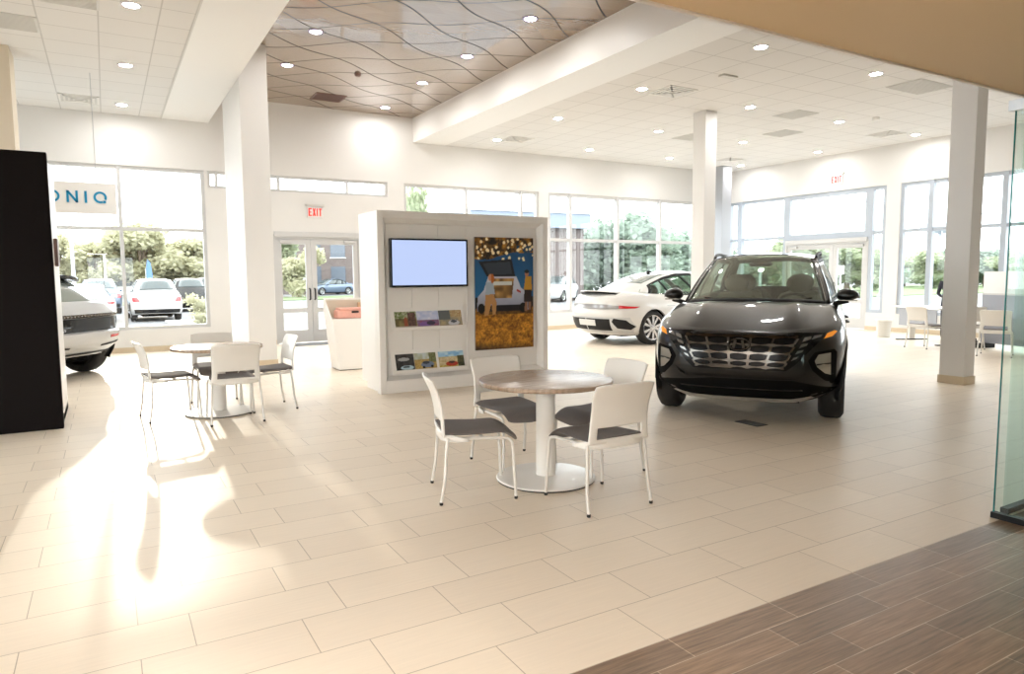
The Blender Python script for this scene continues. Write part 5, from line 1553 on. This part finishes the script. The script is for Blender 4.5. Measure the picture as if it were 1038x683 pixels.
# parked cars far outside
LOW = {}
def parked(px, dist, head, pm, label, kind='suv', zs=1.):
    key = (pm, kind)
    x, y = bearing(px, dist)
    if key in LOW: o = copy_tree(LOW[key])
    else:
        o = empty('parked_car'); sp = dict(SUV if kind == 'suv' else SED)
        sp['HC'] = .005
        cc, f2 = build_car(o, sp, pm, 'carglass_dark', hi=False)
        for sg_ in (1, -1):
            surf_patch('tail_lamp', fixp([(sg_*.60, .80), (sg_*.86, .80), (sg_*.88, .98), (sg_*.72, .98)]) if kind == 'suv' else fixp([(sg_*.5, .80), (sg_*.88, .80), (sg_*.88, .88), (sg_*.5, .88)]), cc.rear_pt, .012, .03, M['tail_red'], o)
            surf_patch('headlamp', fixp([(sg_*.50, .72), (sg_*.82, .72), (sg_*.84, .80), (sg_*.50, .79)]) if kind == 'suv' else fixp([(sg_*.5, .60), (sg_*.82, .60), (sg_*.84, .66), (sg_*.5, .65)]), cc.front_pt, .012, .03, M['lamp_clear'], o)
        surf_patch('number_plate', fixp([(-.26, .62), (.26, .62), (.26, .74), (-.26, .74)]) if kind == 'suv' else fixp([(-.26, .42), (.26, .42), (.26, .54), (-.26, .54)]), cc.rear_pt, .012, .03, M['plate'], o)
        surf_patch('bumper', fixp([(-.80, .34), (.80, .34), (.82, .50), (-.82, .50)]), cc.rear_pt, .01, .03, M['dark'], o)
        for sg_ in (1, -1):
            m_ = MB(); m_.sphere((.86, sg_*1.0, 1.10 if kind == 'suv' else 1.0), (.09, .13, .08), 10, 7); m_.build('side_mirror', M[pm], o)
        LOW[key] = o
    place(o, (x, y, GZ), R(head)); return tag(o, label, 'car')
M['paint_blue'] = paint('slate_blue_paint', (.10, .14, .20), .3, .3)
M['paint_red'] = paint('red_paint', (.50, .04, .03), .1, .3)
parked(155, 29.5, 92, 'paint_white', 'white parked car, tail towards the left window, in the clear middle')
parked(190, 37, 92, 'paint_grey', 'dark parked car just right of the white parked car')
parked(101, 35, 92, 'paint_blue', 'slate blue parked car left of the wide window mullion')
parked(88, 27, 92, 'paint_white', 'white parked car half hidden by the silver crossover tail', 'sal')
parked(133, 62, 2, 'paint_white', 'white saloon parked far off below the olive trees', 'sal')
parked(205, 60, 182, 'paint_white', 'white car parked far off above the yellow green shrub')
parked(288, 74, 20, 'paint_white', 'white car across the street at the left door edge')
parked(306, 70, 180, 'paint_white', 'white saloon across the street under the red sign', 'sal')
parked(335, 66, 200, 'paint_blue', 'blue saloon on the street in the right door leaf', 'sal')
parked(566, 46, 215, 'paint_silver', 'silver car parked outside beside the brown barn', 'suv')
parked(1004, 88, 120, 'paint_red', 'red car on the far road right of the right column')
parked(676, 70, 190, 'paint_white', 'white car across the street behind the saloon roof')

def pole(px, dist, h, r, mat, label, name='pole', cat='pole'):
    x, y = bearing(px, dist); o = empty(name, (x, y, GZ)); tag(o, label, cat)
    MB().tube([(0, 0, 0), (0, 0, h)], [r*1.2, r*.8], 10).build('shaft', M[mat], o)
    MB().lathe([(0, 0), (r*2.4, 0), (r*2.4, .12), (r*1.3, .2)], 14).build('foot', M['concrete'], o)
    return o
pole(77, 40, 5.2, .10, 'grey_col', 'slim dark lamp pole standing below the hanging sign')
pole(109, 55, 3.6, .09, 'al', 'white pole standing left of the wide window mullion')
M['flagblue'] = P('flag_blue_cloth', (.12, .22, .45), .8, noise=.4, nscale=1.2)
o = pole(150, 48, 2.4, .03, 'steel', 'feather flag in blue and white above the white parked car', 'feather_flag', 'flag')
MB().prism([(.03, .3), (.34, .5), (.40, 2.0), (.32, 2.75), (.12, 3.0), (.03, 2.4)], lambda a, z, d: (a, d, z), -.01, .01).build('banner', M['flagblue'], o, smooth=False)
def lamp_post(px, dist, h, label, arms=(-1, 1)):
    o = pole(px, dist, h, .13, 'grey_col', label, 'lamp_post', 'lamp post'); o.rotation_euler[2] = R(-32)
    for s_ in arms:
        a = MB().tube([(0, 0, h-.2), (s_*.5, 0, h-.1), (s_*.9, 0, h-.1)], .06, 8).build('arm', M['grey_col'], o)
        MB().box(min(s_*.7, s_*1.7), max(s_*.7, s_*1.7), -.22, .22, h-.15, h).build('lamp_head', M['grey_col'], a, smooth=False, bevel=.03)
lamp_post(893, 50, 6.9, 'double armed lamp post outside the right windows')
lamp_post(972, 58, 6.6, 'lamp post whose head shows right of the right column', (1,))
lamp_post(770, 66, 4.8, 'slim lamp post far off above the dark grey car', (1,))
# water tower far away
x, y = bearing(950, 112); wt = empty('water_tower', (x, y, GZ)); wt.scale = (.75, .75, .75); tag(wt, 'pale water tower on legs beyond the right windows', 'water tower')
MB().lathe([(0, 10.4), (2.2, 10.7), (3.8, 11.6), (4.0, 12.4), (3.4, 13.3), (1.6, 14.0), (0, 14.2)], 28).build('tank', M['al_blue'], wt)
for k in range(5):
    a = 2*PI*k/5; MB().tube([(2.6*math.cos(a), 2.6*math.sin(a), 0), (2.4*math.cos(a), 2.4*math.sin(a), 11.2)], .16, 8).build('leg', M['al_blue'], wt)
MB().tube([(0, 0, 0), (0, 0, 10.6)], .4, 10).build('riser', M['al_blue'], wt)

M['fascia'] = P('blue_grey_fascia', (.22, .26, .33), .6)
M['barn'] = P('brown_barn_boards', (.155, .125, .115), .8, noise=.25, nscale=3)
M['roofing'] = P('grey_blue_roof', (.40, .45, .52), .5)
M['houseblue'] = P('pale_siding', (.72, .72, .72), .7)
M['winblue'] = P('dark_house_window', (.12, .14, .17), .2)
def building(px, dist, w, d, h, rh, wm, label, rz=0, name='house', wins=((-.3, 1.2), (.25, 1.2)), ws=(.9, 1.2)):
    x, y = bearing(px, dist); o = empty(name, (x, y, GZ), R(rz)); tag(o, label, 'building')
    b = MB(); b.box(-w/2, w/2, -d/2, d/2, 0, h); b.prism([(-w/2, h), (w/2, h), (0, h+rh*.98)], lambda a, z, q: (a, q, z), -d/2, d/2)
    b.build('walls', M[wm], o, smooth=False)
    rf = MB()
    for s_ in (-1, 1): rf.prism([(s_*(w/2+.4), h-.15), (0, h+rh), (0, h+rh+.16), (s_*(w/2+.4), h+.02)], lambda a, z, q: (a, q, z), -d/2-.3, d/2+.3)
    rf.build('roof', M['roofing'], o, smooth=False)
    for (u, zb) in wins:
        f = MB().box(u*w-ws[0]/2, u*w+ws[0]/2, -d/2-.05, -d/2+.02, zb, zb+ws[1]).build('window', M['winblue'], o, smooth=False)
        g = MB(); g.box(u*w-ws[0]/2-.08, u*w+ws[0]/2+.08, -d/2-.07, -d/2-.01, zb-.1, zb); g.build('window_sill', M['al'], f, smooth=False)
    return o
# brown barn with board siding and pale fascia
x, y = bearing(560, 46); o = empty('barn', (x, y, GZ), R(-4)); tag(o, 'brown boarded barn with pale blue fascia outside the back windows', 'building')
b = MB(); b.box(-5.6, 2.4, 0, 8, 0, 4.8)
for k in range(33): b.box(-5.6+k*.25-.02, -5.6+k*.25+.02, -.04, 0, 0, 4.8)
b.build('board_walls', M['barn'], o, smooth=False)
MB().box(-6.0, 2.7, -.5, 8.4, 4.8, 5.75).build('fascia', M['fascia'], o, smooth=False)
rf = MB(); rf.prism([(-.6, 5.75), (8.5, 5.75), (4, 6.2)], lambda a, z, q: (q, a, z), -6.0, 2.7); rf.build('roof', M['roofing'], o, smooth=False)
b = MB(); b.box(-.9, -.7, -.07, -.02, 0, 4.0); b.box(-3.4, -3.2, -.07, -.02, 0, 4.0); b.build('corner_boards', M['al'], o, smooth=False)
building(290, 84, 4, 5, 3.2, 1.9, 'houseblue', 'small white gabled house across the street in the glazed door', -20)
building(336, 72, 9, 7, 6.2, .8, 'barn', 'brown building across the street in the right door leaf', -22, 'street_building', ((-.38, .9), (-.13, .9), (.13, .9), (.38, .9), (-.38, 3.6), (-.13, 3.6), (.13, 3.6), (.38, 3.6)), (1.4, 1.8))
building(918, 124, 10, 8, 2.6, 1.2, 'houseblue', 'low white building beyond the road, left of the water tower', -50)
building(1012, 118, 14, 8, 3.0, 1.4, 'houseblue', 'low white building beyond the road right of the right column', -55)
building(186, 72, 7, 3, 2.2, .35, 'houseblue', 'long white trailer parked under the olive trees', 0, 'trailer', ((-.32, .9), (0, .9), (.3, .9)), (1.2, .7))
def street_sign(px, dist, h, w, hh, label, mat='signface', stripe='red'):
    o = pole(px, dist, h, .06, 'steel', label, 'street_sign', 'sign'); o.rotation_euler[2] = -math.atan2(*bearing(px, dist))
    MB().box(-w/2, w/2, -.06, -.02 + .06, h-hh, h).build('board', M[mat], o, smooth=False, bevel=.01)
    MB().box(-w/2+.06, w/2-.06, -.07, -.058, h-hh*.45, h-hh*.15).build('stripe', M[stripe], o, smooth=False)
    return o
M['signred'] = P('faded_red_sign', (.62, .20, .18), .5)
street_sign(300, 64, 2.9, 2.2, 1.5, 'red and white street sign in the left leaf of back doors', 'signface', 'signred')
street_sign(851, 44, 2.2, .45, .55, 'small white sign outside the right glazed doors', 'signface', 'signface')
street_sign(910, 62, 4.6, 1.0, 1.5, 'dark street sign beside the double armed lamp post', 'grey_col', 'grey_col')
SKY, SUN, EXPO = 4.1, 1.1, 0.68
# ------------------------------------------------------------------ person behind the right column
def person(x, y, rz, label):
    o = empty('person', (x, y, 0), rz); tag(o, label, 'person')
    bm = bmesh.new(); sk = bm.verts.layers.skin.verify()
    J = {}
    def v(n, p, r, rt=False):
        q = bm.verts.new(p); q[sk].radius = r if isinstance(r, tuple) else (r, r); q[sk].use_root = rt; J[n] = q
    v('pel', (0, 0, .95), (.15, .10), True); v('sp', (0, -.01, 1.12), (.13, .095)); v('ch', (0, .03, 1.30), (.155, .105)); v('nk0', (0, .06, 1.42), .065); v('nk', (0, .09, 1.50), .052); v('hd', (0, .11, 1.60), (.07, .085)); v('hd2', (0, .12, 1.70), (.06, .075))
    E_ = [('pel', 'sp'), ('sp', 'ch'), ('ch', 'nk0'), ('nk0', 'nk'), ('nk', 'hd'), ('hd', 'hd2')]
    for s in (-1, 1):
        t = 'L' if s > 0 else 'R'
        v('sh'+t, (s*.17, .05, 1.37), .062); v('el'+t, (s*.24, .10, 1.10), .042); v('wr'+t, (s*.20, .32, 1.02), .029); v('pm'+t, (s*.19, .38, 1.01), (.036, .018)); v('pk'+t, (s*.19, .42, 1.005), (.038, .014))
        v('hp'+t, (s*.09, 0, .90), .088); v('kn'+t, (s*.10, .02, .50), .058); v('an'+t, (s*.10, -.02, .09), .042); v('ft'+t, (s*.115, .13, .035), (.042, .032))
        E_ += [('ch', 'sh'+t), ('sh'+t, 'el'+t), ('el'+t, 'wr'+t), ('wr'+t, 'pm'+t), ('pm'+t, 'pk'+t), ('pel', 'hp'+t), ('hp'+t, 'kn'+t), ('kn'+t, 'an'+t), ('an'+t, 'ft'+t)]
        for k in range(4):
            dx = (k-1.5)*.019; L = (.062, .074, .070, .055)[k]
            v('f%d%s' % (k, t), (s*.19+dx, .42+L*.55, .998), .0085); v('g%d%s' % (k, t), (s*.19+dx, .42+L, .985), .0075); E_ += [('pk'+t, 'f%d%s' % (k, t)), ('f%d%s' % (k, t), 'g%d%s' % (k, t))]
        v('th'+t, (s*.19-s*.045, .40, 1.0), .010); v('ti'+t, (s*.19-s*.05, .435, .99), .009); E_ += [('pm'+t, 'th'+t), ('th'+t, 'ti'+t)]
    for a, b in E_: bm.edges.new((J[a], J[b]))
    me = bpy.data.meshes.new('body'); bm.to_mesh(me); bm.free()
    for m_ in ('skin', 'cloth_dark'): me.materials.append(M[m_])
    b = bpy.data.objects.new('body', me); C.objects.link(b)
    md = b.modifiers.new('skin', 'SKIN'); md.use_smooth_shade = True
    b.modifiers.new('sub', 'SUBSURF').render_levels = 2
    dg = bpy.context.evaluated_depsgraph_get(); dg.update()
    m2 = bpy.data.meshes.new_from_object(b.evaluated_get(dg)); bpy.data.objects.remove(b)
    m2.materials.clear(); m2.materials.append(M['skin']); m2.materials.append(M['cloth_dark'])
    for p in m2.polygons:
        p.use_smooth = True; z, yy = p.center.z, p.center.y
        skin = z > 1.455 or (yy > .29 and .9 < z < 1.1)
        p.material_index = 0 if skin else 1
    b = bpy.data.objects.new('body', m2); C.objects.link(b); b.parent = o
    h = MB(); h.grid(lambda u, v_: (.088*math.sin(PI*v_*.62)*math.cos(2*PI*u), .105+.105*math.sin(PI*v_*.62)*math.sin(2*PI*u)-.02, 1.655+.115*math.cos(PI*v_*.62)), 20, 10)
    h.build('hair', M['hair'], o, solid=.008)
    f = MB(); f.prism([(-.013, 0), (.013, 0), (.006, .045), (-.006, .045)], lambda a, z, d: (a, .20+d*(1-.5*z/.045), 1.60+z), -.02, .018); f.build('nose', M['skin'], o, bevel=.004)
    for s in (-1, 1):
        e = MB(); e.sphere((s*.032, .183, 1.655), (.013, .010, .009), 10, 8); e.build('eye', M['dark'], o)
        e = MB(); e.sphere((s*.083, .105, 1.635), (.010, .018, .03), 10, 8); e.build('ear', M['skin'], o)
    e = MB(); e.sphere((0, .188, 1.575), (.025, .008, .006), 10, 6); e.build('mouth', M['pink'], o)
    o.scale = (.9, .9, .9)
    return o
person(15.70, 8.18, R(-70), 'person in dark clothes standing half hidden behind the right column')

# ------------------------------------------------------------------ light
w = bpy.data.worlds.new('World'); bpy.context.scene.world = w; w.use_nodes = True
nt = w.node_tree; bg = nt.nodes['Background']
bg.inputs[0].default_value = (.93, .97, 1.0, 1); bg.inputs[1].default_value = SKY
s = bpy.data.lights.new('sun', 'SUN'); s.energy = SUN; s.angle = R(.6); s.color = (1, .88, .73)
so = bpy.data.objects.new('sun', s); C.objects.link(so)
el = R(10.9); d = Vector((-.034, -1, -math.tan(el)))
so.rotation_euler = d.to_track_quat('-Z', 'Y').to_euler(); so.location = (2, 60, 14)

# ------------------------------------------------------------------ camera
F_, YAW, PITCH, ROLL = 702.6, .52814, .08934, .0070
cam = bpy.data.cameras.new('camera'); cam.sensor_width = 36; cam.lens = F_/1038*36; cam.clip_start = .05; cam.clip_end = 800
co = bpy.data.objects.new('camera', cam); C.objects.link(co)
cy_, sy_, cp2, sp2 = math.cos(YAW), math.sin(YAW), math.cos(PITCH), math.sin(PITCH)
f3 = Vector((sy_*cp2, cy_*cp2, -sp2)); r3 = Vector((cy_, -sy_, 0)); d3 = f3.cross(r3)
cr_, sr_ = math.cos(ROLL), math.sin(ROLL)
rr = r3*cr_+d3*sr_; dd = -r3*sr_+d3*cr_
co.matrix_world = Matrix(((rr.x, -dd.x, -f3.x, 0), (rr.y, -dd.y, -f3.y, 0), (rr.z, -dd.z, -f3.z, 1.46), (0, 0, 0, 1)))
sc = bpy.context.scene; sc.camera = co
sc.view_settings.view_transform = 'Standard'; sc.view_settings.look = 'None'
sc.view_settings.gamma = 1; sc.view_settings.use_curve_mapping = False
sc.view_settings.exposure = EXPO
cyc = sc.cycles
cyc.use_denoising = True; cyc.max_bounces = 10; cyc.diffuse_bounces = 6; cyc.glossy_bounces = 4; cyc.transparent_max_bounces = 24
cyc.sample_clamp_indirect = 8; cyc.caustics_reflective = False; cyc.caustics_refractive = False
